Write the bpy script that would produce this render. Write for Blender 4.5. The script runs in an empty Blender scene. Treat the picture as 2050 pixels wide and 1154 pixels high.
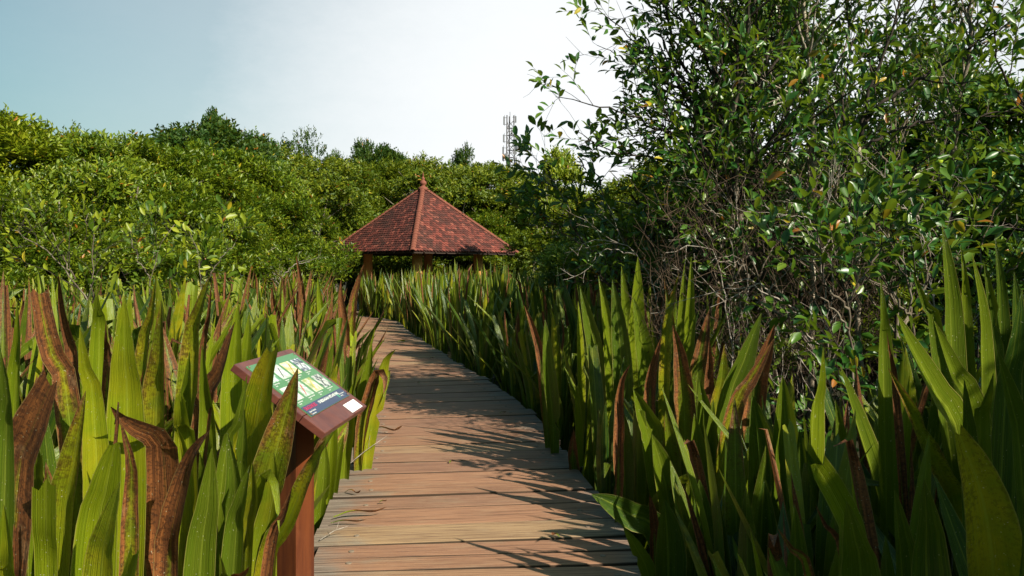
import bpy, math, random
import numpy as np
from mathutils import Vector, Matrix

random.seed(7)
scene = bpy.context.scene
col = scene.collection
F = 1600.0; EYE = 1.6; CX = 1025.0; HY = 540.0; GZ = -0.45
DEG = math.radians

def at(px, py, Y):
    return Vector(((px-CX)*Y/F, Y, EYE-(py-HY)*Y/F))

# ------------------------------------------------------------------ tagging
def tag(o, label=None, cat=None, group=None, kind=None):
    if label: o['label'] = label
    if cat: o['category'] = cat
    if group: o['group'] = group
    if kind: o['kind'] = kind
    return o
def empty(name, loc, label=None, cat=None, group=None):
    o = bpy.data.objects.new(name, None); col.objects.link(o)
    o.location = loc; o.empty_display_size = .1
    return tag(o, label, cat, group)
def link(name, me, parent=None):
    o = bpy.data.objects.new(name, me); col.objects.link(o)
    if parent is not None: o.parent = parent
    return o

# ------------------------------------------------------------------ mesh builders
class MB:
    def __init__(s): s.v=[]; s.f=[]; s.c=[]; s.uv=[]; s.n=0; s.smooth=False
    def add(s, V, Fc, C=None, UV=None):
        V = np.asarray(V, dtype=np.float32).reshape(-1,3)
        b = s.n
        s.v.append(V)
        for f in Fc: s.f.append(tuple(int(i)+b for i in f))
        if C is None: C = np.zeros((len(V),4), dtype=np.float32)
        else:
            C = np.asarray(C, dtype=np.float32)
            if C.ndim==1: C = np.tile(C,(len(V),1))
        s.c.append(C)
        s.uv.append(np.zeros((len(V),2),dtype=np.float32) if UV is None else np.asarray(UV,dtype=np.float32))
        s.n += len(V)
    def box(s, c, d, M=None, C=None):
        x,y,z = d[0]/2,d[1]/2,d[2]/2
        V = [Vector(p) for p in ((-x,-y,-z),(x,-y,-z),(x,y,-z),(-x,y,-z),(-x,-y,z),(x,-y,z),(x,y,z),(-x,y,z))]
        if M is not None: V = [M@v for v in V]
        V = [v+Vector(c) for v in V]
        s.add(V, [(0,3,2,1),(4,5,6,7),(0,1,5,4),(1,2,6,5),(2,3,7,6),(3,0,4,7)], C)
    def tube(s, pts, r0, r1=None, n=6, C=None, cap=True):
        if r1 is None: r1=r0
        P=[Vector(p) for p in pts]; k=len(P)
        V=[];up=None
        for i,p in enumerate(P):
            t=(P[min(i+1,k-1)]-P[max(i-1,0)])
            if t.length<1e-7: t=Vector((0,0,1))
            t.normalize()
            if up is None:
                a=Vector((1,0,0)) if abs(t.x)<.8 else Vector((0,1,0))
                up=(a-t*a.dot(t)).normalized()
            else:
                up=(up-t*up.dot(t)).normalized()
            w=t.cross(up)
            r=r0+(r1-r0)*i/(k-1)
            for j in range(n):
                an=2*math.pi*j/n
                V.append(p+(up*math.cos(an)+w*math.sin(an))*r)
        Fc=[]
        for i in range(k-1):
            for j in range(n):
                a=i*n+j;b=i*n+(j+1)%n
                Fc.append((a,b,b+n,a+n))
        if cap: Fc.append(tuple(range(n))[::-1]); Fc.append(tuple(range((k-1)*n,k*n)))
        s.add(V,Fc,C)
    def lathe(s, prof, c, n=20, C=None):
        V=[];Fc=[];k=len(prof)
        for r,z in prof:
            for j in range(n):
                a=2*math.pi*j/n; V.append((c[0]+r*math.cos(a),c[1]+r*math.sin(a),c[2]+z))
        for i in range(k-1):
            for j in range(n):
                a=i*n+j;b=i*n+(j+1)%n; Fc.append((a,b,b+n,a+n))
        Fc.append(tuple(range(n))[::-1]);Fc.append(tuple(range((k-1)*n,k*n)))
        s.add(V,Fc,C)
    def mesh(s, name, mat, smooth=False):
        me=bpy.data.meshes.new(name)
        V=np.concatenate(s.v) if s.v else np.zeros((0,3),dtype=np.float32)
        me.from_pydata(V.tolist(),[],s.f)
        if s.n:
            ca=me.color_attributes.new('lf','FLOAT_COLOR','POINT')
            ca.data.foreach_set('color',np.concatenate(s.c).ravel())
            UV=np.concatenate(s.uv)
            if UV.any():
                ul=me.uv_layers.new(name='UVMap')
                li=np.empty(len(me.loops),dtype=np.int32); me.loops.foreach_get('vertex_index',li)
                ul.data.foreach_set('uv',UV[li].ravel())
        if smooth: me.polygons.foreach_set('use_smooth',np.ones(len(me.polygons),dtype=bool))
        me.materials.append(mat); me.update()
        return me
    def build(s, name, mat, parent=None, smooth=False):
        return link(name, s.mesh(name,mat,smooth), parent)

def np_mesh(name, V, Q, C, mat, smooth=False):
    """V (N,3), Q (M,4) quads or (M,3) tris, C (N,4)"""
    me=bpy.data.meshes.new(name)
    k=Q.shape[1]
    me.vertices.add(len(V)); me.vertices.foreach_set('co',V.astype(np.float32).ravel())
    me.loops.add(Q.size); me.loops.foreach_set('vertex_index',Q.astype(np.int32).ravel())
    me.polygons.add(len(Q)); me.polygons.foreach_set('loop_start',np.arange(0,Q.size,k,dtype=np.int32))
    me.polygons.foreach_set('loop_total',np.full(len(Q),k,dtype=np.int32))
    if smooth: me.polygons.foreach_set('use_smooth',np.ones(len(Q),dtype=bool))
    me.update(calc_edges=True)
    ca=me.color_attributes.new('lf','FLOAT_COLOR','POINT'); ca.data.foreach_set('color',C.astype(np.float32).ravel())
    me.materials.append(mat)
    return me

# ------------------------------------------------------------------ materials
def mat_new(name):
    m=bpy.data.materials.new(name); m.use_nodes=True
    nt=m.node_tree; nt.nodes.clear()
    return m, nt, nt.nodes, nt.links
def N(nt, t, **kw):
    n=nt.nodes.new(t)
    for k,v in kw.items():
        if k.startswith('i_'):
            n.inputs[k[2:].replace('_',' ')].default_value=v
        else: setattr(n,k,v)
    return n
def math_(nt, op, a, b=None, clamp=False):
    n=nt.nodes.new('ShaderNodeMath'); n.operation=op; n.use_clamp=clamp
    for i,x in enumerate((a,b)):
        if x is None: continue
        if isinstance(x,(int,float)): n.inputs[i].default_value=x
        else: nt.links.new(x,n.inputs[i])
    return n.outputs[0]
def mix_(nt, f, a, b, mode='MIX'):
    n=nt.nodes.new('ShaderNodeMix'); n.data_type='RGBA'; n.blend_type=mode
    for s,x in ((0,f),(6,a),(7,b)):
        if isinstance(x,(int,float)): n.inputs[s].default_value=x
        elif isinstance(x,tuple): n.inputs[s].default_value=x if len(x)==4 else (*x,1)
        else: nt.links.new(x,n.inputs[s])
    return n.outputs[2]
def smooth_(nt, x, lo, hi):
    n=nt.nodes.new('ShaderNodeMapRange'); n.interpolation_type='SMOOTHSTEP'
    n.inputs['From Min'].default_value=lo; n.inputs['From Max'].default_value=hi
    nt.links.new(x,n.inputs['Value']); return n.outputs['Result']
def noise_(nt, vec, scale, detail=3, rough=.6, out='Fac'):
    n=nt.nodes.new('ShaderNodeTexNoise'); n.inputs['Scale'].default_value=scale
    n.inputs['Detail'].default_value=detail; n.inputs['Roughness'].default_value=rough
    if vec is not None: nt.links.new(vec,n.inputs['Vector'])
    return n.outputs[out]
def mapping_(nt, vec, sc):
    n=nt.nodes.new('ShaderNodeMapping'); n.inputs['Scale'].default_value=sc
    nt.links.new(vec,n.inputs['Vector']); return n.outputs[0]
def attr_(nt):
    a=nt.nodes.new('ShaderNodeAttribute'); a.attribute_name='lf'
    sp=nt.nodes.new('ShaderNodeSeparateColor'); nt.links.new(a.outputs['Color'],sp.inputs[0])
    return sp.outputs[0],sp.outputs[1],sp.outputs[2],a.outputs['Alpha']
def finish(nt, colr, rough=.5, spec=.5, trans=0, transcol=None, bump=None, bstr=.3, bdist=.01, metallic=0):
    p=nt.nodes.new('ShaderNodeBsdfPrincipled')
    if isinstance(colr,tuple): p.inputs['Base Color'].default_value=(*colr,1)
    else: nt.links.new(colr,p.inputs['Base Color'])
    if isinstance(rough,(int,float)): p.inputs['Roughness'].default_value=rough
    else: nt.links.new(rough,p.inputs['Roughness'])
    p.inputs['Specular IOR Level'].default_value=spec
    p.inputs['Metallic'].default_value=metallic
    if bump is not None:
        b=nt.nodes.new('ShaderNodeBump'); b.inputs['Strength'].default_value=bstr; b.inputs['Distance'].default_value=bdist
        nt.links.new(bump,b.inputs['Height']); nt.links.new(b.outputs[0],p.inputs['Normal'])
    out=nt.nodes.new('ShaderNodeOutputMaterial')
    sh=p.outputs[0]
    if trans:
        t=nt.nodes.new('ShaderNodeBsdfTranslucent')
        nt.links.new(transcol if transcol is not None else colr,t.inputs['Color'])
        m=nt.nodes.new('ShaderNodeMixShader'); m.inputs[0].default_value=trans
        nt.links.new(sh,m.inputs[1]); nt.links.new(t.outputs[0],m.inputs[2]); sh=m.outputs[0]
    nt.links.new(sh,out.inputs['Surface'])

def make_strap_mat():
    m,nt,_,_=mat_new('strap_leaf_green')
    R,G,B,V=attr_(nt)
    uv=nt.nodes.new('ShaderNodeUVMap').outputs[0]
    tc=nt.nodes.new('ShaderNodeTexCoord').outputs['Object']
    streak=noise_(nt,mapping_(nt,uv,(3.4,1.5,1)),1.0,4,.65)
    streak2=noise_(nt,mapping_(nt,uv,(15,1.2,1)),1.0,2,.6)
    sxx=nt.nodes.new('ShaderNodeSeparateXYZ'); nt.links.new(uv,sxx.inputs[0]); au=math_(nt,'ABSOLUTE',sxx.outputs[0])
    big=noise_(nt,tc,7,3,.6)
    spk=noise_(nt,tc,95,2,.6)
    spk2=noise_(nt,tc,38,2,.5)
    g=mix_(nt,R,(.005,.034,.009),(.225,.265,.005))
    g=mix_(nt,math_(nt,'MULTIPLY',smooth_(nt,streak,.38,.66),.5),g,(.070,.120,.004))
    g=mix_(nt,math_(nt,'MULTIPLY',smooth_(nt,streak2,.5,.75),.35),g,(.24,.29,.02))
    g=mix_(nt,math_(nt,'MULTIPLY',smooth_(nt,streak2,.34,.26) if False else math_(nt,'SUBTRACT',1.0,smooth_(nt,streak2,.28,.42)),.45),g,(.018,.06,.006))
    # yellowing
    g=mix_(nt,math_(nt,'MULTIPLY',B,smooth_(nt,big,.3,.7)),g,(.36,.29,.010))
    # wither
    w=math_(nt,'ADD',math_(nt,'MULTIPLY',G,1.25),math_(nt,'MULTIPLY',math_(nt,'SUBTRACT',V,.68),math_(nt,'ADD',math_(nt,'MULTIPLY',G,1.9),.15)))
    w=math_(nt,'ADD',w,math_(nt,'MULTIPLY',math_(nt,'SUBTRACT',streak,.5),.55))
    w=math_(nt,'ADD',w,math_(nt,'MULTIPLY',math_(nt,'SUBTRACT',big,.5),.7))
    w=math_(nt,'ADD',w,math_(nt,'MULTIPLY',math_(nt,'SUBTRACT',au,.55),math_(nt,'MULTIPLY',G,.9)))
    full=smooth_(nt,w,.55,.85)
    part=smooth_(nt,w,.10,.75)
    br=mix_(nt,smooth_(nt,streak,.35,.7),(.085,.028,.009),(.30,.105,.028))
    br=mix_(nt,math_(nt,'MULTIPLY',smooth_(nt,big,.58,.8),.8),br,(.36,.22,.11))
    c=mix_(nt,full,g,br)
    sm=smooth_(nt,math_(nt,'ADD',spk,math_(nt,'SUBTRACT',math_(nt,'MULTIPLY',part,.15),math_(nt,'MULTIPLY',full,.07))),.60,.68)
    sm=math_(nt,'MULTIPLY',sm,math_(nt,'ADD',part,.03,True))
    sm2=math_(nt,'MULTIPLY',smooth_(nt,math_(nt,'ADD',spk2,math_(nt,'SUBTRACT',math_(nt,'MULTIPLY',part,.13),math_(nt,'MULTIPLY',full,.07))),.64,.70),part)
    c=mix_(nt,math_(nt,'MULTIPLY',sm,.6),c,(.045,.016,.006))
    c=mix_(nt,math_(nt,'MULTIPLY',sm2,.45),c,(.035,.014,.006))
    c=mix_(nt,math_(nt,'MULTIPLY',smooth_(nt,au,.93,1.0),.55),c,(.34,.27,.09))
    c=mix_(nt,math_(nt,'MULTIPLY',math_(nt,'SUBTRACT',1.0,smooth_(nt,au,.02,.10)),math_(nt,'SUBTRACT',.35,math_(nt,'MULTIPLY',full,.3))),c,(.30,.34,.04))
    pin=smooth_(nt,noise_(nt,tc,150,1,.5),.735,.76)
    c=mix_(nt,math_(nt,'MULTIPLY',pin,.8),c,(.50,.46,.30))
    tcx=mix_(nt,.4,c,(.34,.42,.01),'MIX')
    tcx=mix_(nt,full,tcx,c)
    bump=math_(nt,'ADD',streak2,math_(nt,'MULTIPLY',streak,.8))
    rough=math_(nt,'ADD',math_(nt,'MULTIPLY',full,.35),.31)
    finish(nt,c,rough,.4,.20,tcx,bump,.75,.006)
    return m
def make_tree_leaf(name, cols, trans=.28, rough=.42, spec=.45, shift=0.0, og=.982):
    m,nt,_,_=mat_new(name)
    R,G,B,V=attr_(nt)
    tc=nt.nodes.new('ShaderNodeTexCoord').outputs['Object']
    big=noise_(nt,tc,.9,2,.5)
    x=math_(nt,'ADD',math_(nt,'ADD',math_(nt,'MULTIPLY',R,.72),shift),math_(nt,'MULTIPLY',math_(nt,'SUBTRACT',big,.3),.55),True)
    cr=nt.nodes.new('ShaderNodeValToRGB'); el=cr.color_ramp.elements
    el[0].position=0; el[0].color=(*cols[0],1); el[1].position=1; el[1].color=(*cols[-1],1)
    for i,c in enumerate(cols[1:-1]):
        e=el.new((i+1)/(len(cols)-1)); e.color=(*c,1)
    nt.links.new(x,cr.inputs[0])
    c=mix_(nt,smooth_(nt,G,og,og+.004),cr.outputs[0],(.30,.11,.012))
    c=mix_(nt,smooth_(nt,G,.992,.995),c,(.42,.33,.02))
    tcx=mix_(nt,.5,c,(.26,.34,.015))
    finish(nt,c,rough,spec,trans,tcx)
    return m
def make_bark(name, a, b, sc=14):
    m,nt,_,_=mat_new(name)
    tc=nt.nodes.new('ShaderNodeTexCoord').outputs['Object']
    n=noise_(nt,mapping_(nt,tc,(1,1,.35)),sc,4,.65); n2=noise_(nt,tc,60,2)
    c=mix_(nt,smooth_(nt,n,.35,.65),a,b)
    c=mix_(nt,math_(nt,'MULTIPLY',smooth_(nt,n2,.5,.8),.4),c,(.03,.022,.015))
    finish(nt,c,.85,.15,bump=n,bstr=.5,bdist=.01)
    return m
def simple(name, c, rough=.6, spec=.4, metallic=0, var=.25, sc=20):
    m,nt,_,_=mat_new(name)
    tc=nt.nodes.new('ShaderNodeTexCoord').outputs['Object']
    n=noise_(nt,tc,sc,4,.65)
    d=tuple(x*(1-var) for x in c)
    finish(nt,mix_(nt,n,d,tuple(min(1,x*(1+var*.6)) for x in c)),rough,spec,bump=n,bstr=.15,bdist=.004,metallic=metallic)
    return m
def make_plank():
    m,nt,_,_=mat_new('weathered_plank')
    R,G,B,V=attr_(nt)
    uv=nt.nodes.new('ShaderNodeUVMap').outputs[0]
    sx=nt.nodes.new('ShaderNodeSeparateXYZ'); nt.links.new(uv,sx.inputs[0])
    cx=nt.nodes.new('ShaderNodeCombineXYZ')
    nt.links.new(sx.outputs[0],cx.inputs[0]); nt.links.new(sx.outputs[1],cx.inputs[1]); nt.links.new(math_(nt,'MULTIPLY',R,37.0),cx.inputs[2])
    v=cx.outputs[0]
    grain=noise_(nt,mapping_(nt,v,(2.2,70,1)),1,5,.7)
    fine=noise_(nt,mapping_(nt,v,(7,260,1)),1,3,.6)
    blot=noise_(nt,mapping_(nt,v,(2.4,5,1)),1,4,.6)
    knot=noise_(nt,mapping_(nt,v,(5,14,1)),1,2,.5)
    cr=nt.nodes.new('ShaderNodeValToRGB'); el=cr.color_ramp.elements
    el[0].position=0; el[0].color=(.29,.15,.085,1)
    el[1].position=1; el[1].color=(.33,.205,.11,1)
    for p,c in ((.3,(.32,.165,.095,1)),(.55,(.25,.13,.082,1)),(.82,(.32,.18,.10,1)),(.93,(.34,.22,.12,1))):
        e=el.new(p); e.color=c
    nt.links.new(R,cr.inputs[0])
    c=mix_(nt,math_(nt,'MULTIPLY',smooth_(nt,grain,.42,.66),.78),cr.outputs[0],(.10,.048,.032))
    c=mix_(nt,math_(nt,'MULTIPLY',smooth_(nt,blot,.5,.78),.5),c,(.33,.245,.155))
    c=mix_(nt,math_(nt,'MULTIPLY',smooth_(nt,fine,.58,.72),.3),c,(.40,.31,.23))
    # grey weathered plank ends
    e=math_(nt,'ADD',math_(nt,'MULTIPLY',math_(nt,'ABSOLUTE',sx.outputs[0]),1.05),math_(nt,'MULTIPLY',math_(nt,'SUBTRACT',blot,.5),.9))
    e=smooth_(nt,e,.62,1.0)
    gr=mix_(nt,smooth_(nt,grain,.38,.62),(.22,.20,.175),(.085,.075,.065))
    c=mix_(nt,math_(nt,'MULTIPLY',e,.75),c,gr)
    c=mix_(nt,smooth_(nt,knot,.76,.80),c,(.045,.022,.014))
    # dark cracks
    crk=noise_(nt,mapping_(nt,v,(1.6,120,1)),1,2,.5)
    c=mix_(nt,math_(nt,'MULTIPLY',smooth_(nt,crk,.70,.74),.75),c,(.03,.018,.012))
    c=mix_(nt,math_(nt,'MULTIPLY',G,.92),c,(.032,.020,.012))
    bump=math_(nt,'ADD',grain,math_(nt,'MULTIPLY',fine,.5))
    finish(nt,c,.72,.3,bump=bump,bstr=.55,bdist=.004)
    return m
def make_tile():
    m,nt,_,_=mat_new('clay_roof_tile')
    R,G,B,V=attr_(nt)
    tc=nt.nodes.new('ShaderNodeTexCoord').outputs['Object']
    big=noise_(nt,tc,1.1,4,.7); fine=noise_(nt,tc,16,4,.7)
    c=mix_(nt,smooth_(nt,R,.1,.9),(.060,.018,.014),(.175,.042,.030))
    c=mix_(nt,smooth_(nt,R,.88,.92),c,(.24,.070,.048))
    moss=smooth_(nt,math_(nt,'ADD',math_(nt,'MULTIPLY',big,.75),math_(nt,'MULTIPLY',fine,.45)),.54,.70)
    c=mix_(nt,math_(nt,'MULTIPLY',moss,.75),c,(.045,.022,.018))
    c=mix_(nt,math_(nt,'MULTIPLY',smooth_(nt,fine,.55,.75),.5),c,(.10,.035,.022))
    finish(nt,c,.75,.3,bump=fine,bstr=.4,bdist=.01)
    return m
def make_ground():
    m,nt,_,_=mat_new('swamp_mud')
    tc=nt.nodes.new('ShaderNodeTexCoord').outputs['Object']
    n=noise_(nt,tc,1.3,5,.65); n2=noise_(nt,tc,22,4,.7)
    c=mix_(nt,n,(.018,.014,.009),(.030,.034,.012)); c=mix_(nt,smooth_(nt,n2,.5,.75),c,(.055,.035,.018))
    finish(nt,c,.9,.2,bump=n2,bstr=.8,bdist=.03)
    return m

M={}
M['strap']=make_strap_mat()
M['leaf_near']=make_tree_leaf('glossy_leaf',[(.014,.060,.010),(.030,.105,.012),(.085,.160,.012),(.18,.22,.02)],.30,.36,.5,-.05,.98)
M['leaf_bush']=make_tree_leaf('bush_leaf',[(.020,.055,.006),(.060,.110,.006),(.16,.205,.008),(.33,.34,.02)],.30,.42,.35,.0)
M['leaf_far']=make_tree_leaf('canopy_leaf',[(.020,.050,.006),(.062,.100,.006),(.15,.175,.007),(.26,.26,.015)],.28,.5,.3,.0)
M['leaf_dark']=make_tree_leaf('dark_canopy_leaf',[(.010,.034,.006),(.022,.060,.008),(.055,.092,.008),(.10,.125,.012)],.2,.5,.3,.0)
M['leaf_yellow']=make_tree_leaf('yellow_canopy_leaf',[(.045,.095,.006),(.12,.175,.006),(.23,.26,.008),(.38,.37,.03)],.3,.45,.35,.0)
M['bark']=make_bark('grey_bark',(.20,.17,.13),(.07,.05,.035))
M['pale_bark']=make_bark('pale_bark',(.42,.37,.29),(.16,.12,.08),9)
M['dark_bark']=make_bark('dark_bark',(.055,.042,.034),(.022,.017,.014))
M['dead']=make_bark('dead_twig',(.36,.32,.28),(.17,.13,.10),25)
M['brown_twig']=make_bark('brown_twig',(.075,.050,.032),(.030,.019,.013),25)
M['pale_twig']=make_bark('pale_twig',(.30,.26,.21),(.12,.09,.07),25)
M['plank']=make_plank()
M['joist']=simple('joist_timber',(.06,.04,.028),.8)
M['screw']=simple('galvanised_screw',(.20,.15,.11),.6,.4,.1)
M['tile']=make_tile()
M['ridge']=simple('ridge_clay',(.19,.060,.038),.8,.3,0,.5,9)
M['plaster']=simple('ochre_plaster',(.55,.27,.09),.85,.25,0,.25,5)
M['beam']=simple('dark_beam',(.035,.02,.014),.7)
M['floor']=simple('red_floor',(.18,.08,.05),.7)
M['ground']=make_ground()
def make_varnish():
    m,nt,_,_=mat_new('varnished_wood')
    tc=nt.nodes.new('ShaderNodeTexCoord').outputs['Object']
    g=noise_(nt,mapping_(nt,tc,(22,22,1.2)),1,4,.6); s=noise_(nt,tc,55,3,.7); b=noise_(nt,tc,6,3,.6)
    c=mix_(nt,smooth_(nt,g,.35,.7),(.13,.036,.012),(.065,.017,.008))
    c=mix_(nt,math_(nt,'MULTIPLY',smooth_(nt,b,.5,.8),.5),c,(.17,.052,.018))
    c=mix_(nt,math_(nt,'MULTIPLY',smooth_(nt,s,.62,.75),.4),c,(.05,.018,.012))
    finish(nt,c,math_(nt,'ADD',math_(nt,'MULTIPLY',b,.3),.2),.5,bump=g,bstr=.2,bdist=.003)
    return m
def make_varnish_board():
    m,nt,_,_=mat_new('varnished_board')
    tc=nt.nodes.new('ShaderNodeTexCoord').outputs['Object']
    g=noise_(nt,mapping_(nt,tc,(2,20,20)),1,4,.6); s=noise_(nt,tc,70,3,.7); b=noise_(nt,tc,7,3,.6)
    c=mix_(nt,smooth_(nt,g,.35,.7),(.125,.038,.026),(.080,.024,.020))
    c=mix_(nt,math_(nt,'MULTIPLY',smooth_(nt,s,.66,.76),.5),c,(.27,.13,.09))
    finish(nt,c,math_(nt,'ADD',math_(nt,'MULTIPLY',b,.25),.28),.5,bump=g,bstr=.15,bdist=.002)
    return m
M['varnish']=make_varnish(); M['board']=make_varnish_board()
M['steel']=simple('mast_steel',(.14,.13,.14),.6,.4,.3)
M['antenna']=simple('antenna_grey',(.16,.16,.18),.5)
M['fruit']=simple('green_fruit',(.34,.46,.03),.35,.5,0,.15,30)
M['dry']=simple('dry_leaf_litter',(.30,.19,.11),.8,.2,0,.5,25)

# ------------------------------------------------------------------ strap leaves
PT=np.array([0,.12,.25,.4,.55,.66,.78,.87,.94,.98,1.0]); PW=np.array([.34,.42,.58,.80,.96,1.0,.86,.62,.34,.15,.02])
def smooth_path(P, n):
    """resample a polyline through P with Catmull-Rom, n points evenly in arc length"""
    P=[np.array(p,dtype=float) for p in P]
    Q=[2*P[0]-P[1]]+P+[2*P[-1]-P[-2]]
    out=[]
    for i in range(1,len(Q)-2):
        for k in range(12):
            t=k/12; a,b,c,d=Q[i-1],Q[i],Q[i+1],Q[i+2]
            out.append(.5*((2*b)+(-a+c)*t+(2*a-5*b+4*c-d)*t*t+(-a+3*b-3*c+d)*t**3))
    out.append(P[-1]); out=np.array(out)
    s=np.concatenate([[0],np.cumsum(np.linalg.norm(np.diff(out,axis=0),axis=1))])
    u=np.linspace(0,s[-1],n)
    return np.stack([np.interp(u,s,out[:,k]) for k in range(3)],1), s[-1]
def strap_leaf(mb, path, W, face=(0,-1,0), fold=.35, twist=0.0, wither=0, yellow=0, rnd=None, cut=1.0, rng=random, n=18):
    """path runs root -> tip. W = half width at the widest point"""
    P,L=smooth_path(path,n)
    if rnd is None: rnd=rng.random()
    T=np.gradient(P,axis=0); T/=np.linalg.norm(T,axis=1)[:,None]+1e-9
    f=np.array(face,dtype=float); f/=np.linalg.norm(f)
    us=[-1,-.52,0,.52,1]
    V=[];UV=[];C=[]
    ts=np.linspace(0,1,n)
    nl=rng.uniform(.94,1.06); nr=rng.uniform(.94,1.06)
    tcut=np.linspace(0,1,n)
    ph=rng.uniform(0,6.28)
    raggl=0;raggr=0
    notch=rng.randrange(int(n*.4),int(n*.88)) if rng.random()<.3 else -1; nside=rng.choice((-1,1)); nd=rng.uniform(.35,.75)
    for i in range(n):
        t=ts[i]*cut if cut<1 else ts[i]
        w=W*np.interp(t,PT,PW)
        if cut<1 and i==n-1: pass
        T_=T[i]; s=np.cross(T_,f); ns=np.linalg.norm(s)
        if ns<.05: s=np.cross(T_,np.array([.3,-.2,1])); ns=np.linalg.norm(s)
        s/=ns; nn=np.cross(s,T_)
        a=twist*(ts[i]-.3)
        s2=s*math.cos(a)+nn*math.sin(a); n2=-s*math.sin(a)+nn*math.cos(a)
        fo=fold*(1.1-.25*ts[i])
        rag=wither*.09 if i>n*.45 else .02
        raggl=raggl*.5+rng.uniform(-1,1)*rag; raggr=raggr*.5+rng.uniform(-1,1)*rag
        wav=.05*math.sin(ts[i]*9+ph)
        for j,u in enumerate(us):
            ww=w*(nl*(1+raggl) if u<0 else nr*(1+raggr))
            if i==notch and u*nside>.9: ww*=nd
            p=P[i]+s2*(u*ww*math.cos(fo))+n2*(abs(u)**1.3*ww*math.sin(fo)+(wav*ww*u))
            if cut<1 and i==n-1: p=p+T_*rng.uniform(-.035,.025)
            V.append(p); UV.append((u,ts[i]*L)); C.append((rnd,wither,yellow,t))
    Fc=[]
    for i in range(n-1):
        for j in range(4):
            a=i*5+j; Fc.append((a,a+1,a+6,a+5))
    mb.add(V,Fc,C,UV)

def rand_leaf_params(rng, H, withered_p):
    """one leaf of a generic plant, root at local origin (z=0 is ground), H = nominal height"""
    az=rng.uniform(0,2*math.pi); lean=abs(rng.gauss(.0,.17 if withered_p>.3 else .10))+.03
    if rng.random()<.05: lean+=.22
    L=H*rng.uniform(.62,1.05)
    r0=rng.uniform(.02,.09)
    d=np.array([math.cos(az),math.sin(az),0])
    x1=r0+L*.5*math.sin(lean*.8); x2=r0+L*math.sin(lean*1.25)
    z1=L*.52; z2=L*math.cos(lean*1.2)
    path=[d*r0, d*x1+np.array([0,0,z1]), d*x2+np.array([0,0,z2])]
    wi=0
    q=rng.random()
    if q<withered_p*.5: wi=rng.uniform(.6,1)
    elif q<withered_p*1.3: wi=rng.uniform(.15,.55)
    if wi<=.6 and rng.random()<.09:
        e=path[-1]; path[-1]=e*.93; path.append(e*.97+d*.10); path.append(e*.86+d*.17)
    elif wi>.6 and rng.random()<.45:
        e=path[-1]; path.append(e+d*.09+np.array([rng.uniform(-.06,.06),rng.uniform(-.06,.06),-.02])); 
    faz=az+math.pi+rng.gauss(0,.5)
    face=(math.cos(faz),math.sin(faz),.15)
    W=rng.uniform(.036,.064)*(0.8 if wi>.6 else 1)
    return dict(path=path,W=W,face=face,fold=rng.uniform(.2,.7)+(.35 if wi>.6 else 0),twist=rng.gauss(0,.7) if wi<.6 else rng.gauss(0,2.0),wither=wi,
                yellow=rng.uniform(0,.8) if rng.random()<.4 else 0,rnd=min(1,max(0,rng.gauss(.50 if withered_p>.3 else .25,.27))),cut=rng.uniform(.72,.93) if rng.random()<.12 else 1.0)

def variant(seed, H, wp, nl):
    rng=random.Random(seed); ls=[rand_leaf_params(rng,H,wp) for _ in range(nl)]
    return ls
def leafname(p): return 'withered_leaf' if p['wither']>.55 else 'leaf'
near_vars=[]; far_vars=[]
def build_variant_parts(ls, seed):
    out=[]
    rng=random.Random(seed)
    for p in ls:
        mb=MB(); strap_leaf(mb,rng=rng,n=13,**p); out.append((leafname(p),mb.mesh(leafname(p),M['strap'],True)))
    return out
def build_variant_mesh(ls, seed, n=8):
    rng=random.Random(seed); mb=MB()
    for p in ls: strap_leaf(mb,rng=rng,n=n,**p)
    return mb
VL=[variant(100+i,1.92,.42,11) for i in range(7)]       # left bed: many withered
VR=[variant(200+i,1.92,.13,11) for i in range(7)]       # right bed: mostly green
NVL=[build_variant_parts(l,1) for l in VL]; NVR=[build_variant_parts(l,2) for l in VR]
FL=[build_variant_mesh(l,3) for l in VL]; FR=[build_variant_mesh(l,4) for l in VR]
FLm=[m.mesh('strap_plant',M['strap'],True) for m in FL]; FRm=[m.mesh('strap_plant',M['strap'],True) for m in FR]

# ------------------------------------------------------------------ boardwalk
centre=[(-.02,-2.5),(-.08,0),(-.13,3),(-.19,4.5),(-.39,6.4),(-.61,8.3),(-1.1,10.8),(-1.75,13.2),(-2.85,17.6),(-3.75,21.2),(-4.3,23.9),(-5.05,25.7),(-6.0,27.2),(-6.7,28.8),(-6.6,30.6),(-5.7,31.8)]
CP,CL=smooth_path([(x,y,0) for x,y in centre],600)
CT=np.gradient(CP,axis=0); CT/=np.linalg.norm(CT,axis=1)[:,None]
CS=np.linspace(0,CL,600)
def cpos(s):
    return np.array([np.interp(s,CS,CP[:,k]) for k in range(3)]),np.array([np.interp(s,CS,CT[:,k]) for k in range(3)])
def path_dist(x,y):
    """signed lateral offset from centreline (+ right), and centreline Y"""
    d=(CP[:,0]-x)**2+(CP[:,1]-y)**2; i=int(d.argmin())
    t=CT[i]; r=(x-CP[i,0])*t[1]-(y-CP[i,1])*t[0]
    return r
bw=MB(); rng=random.Random(5)
edges=[4.30,4.50,4.72,5.06,5.42,5.71,6.01,6.33,6.68,7.0,7.33,7.76,8.2,8.65,9.01]
s_at_y=lambda y: float(np.interp(y,CP[:300,1],CS[:300])) if y<12 else None
cuts=[]
s=s_at_y(4.30)
back=[s]
while back[-1]>.3: back.append(back[-1]-rng.uniform(.19,.30))
cuts=back[::-1]+[s_at_y(y) for y in edges[1:]]
while cuts[-1]<CL-.3: cuts.append(cuts[-1]+rng.uniform(.26,.40))
screws=MB()
PL=[]
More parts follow.
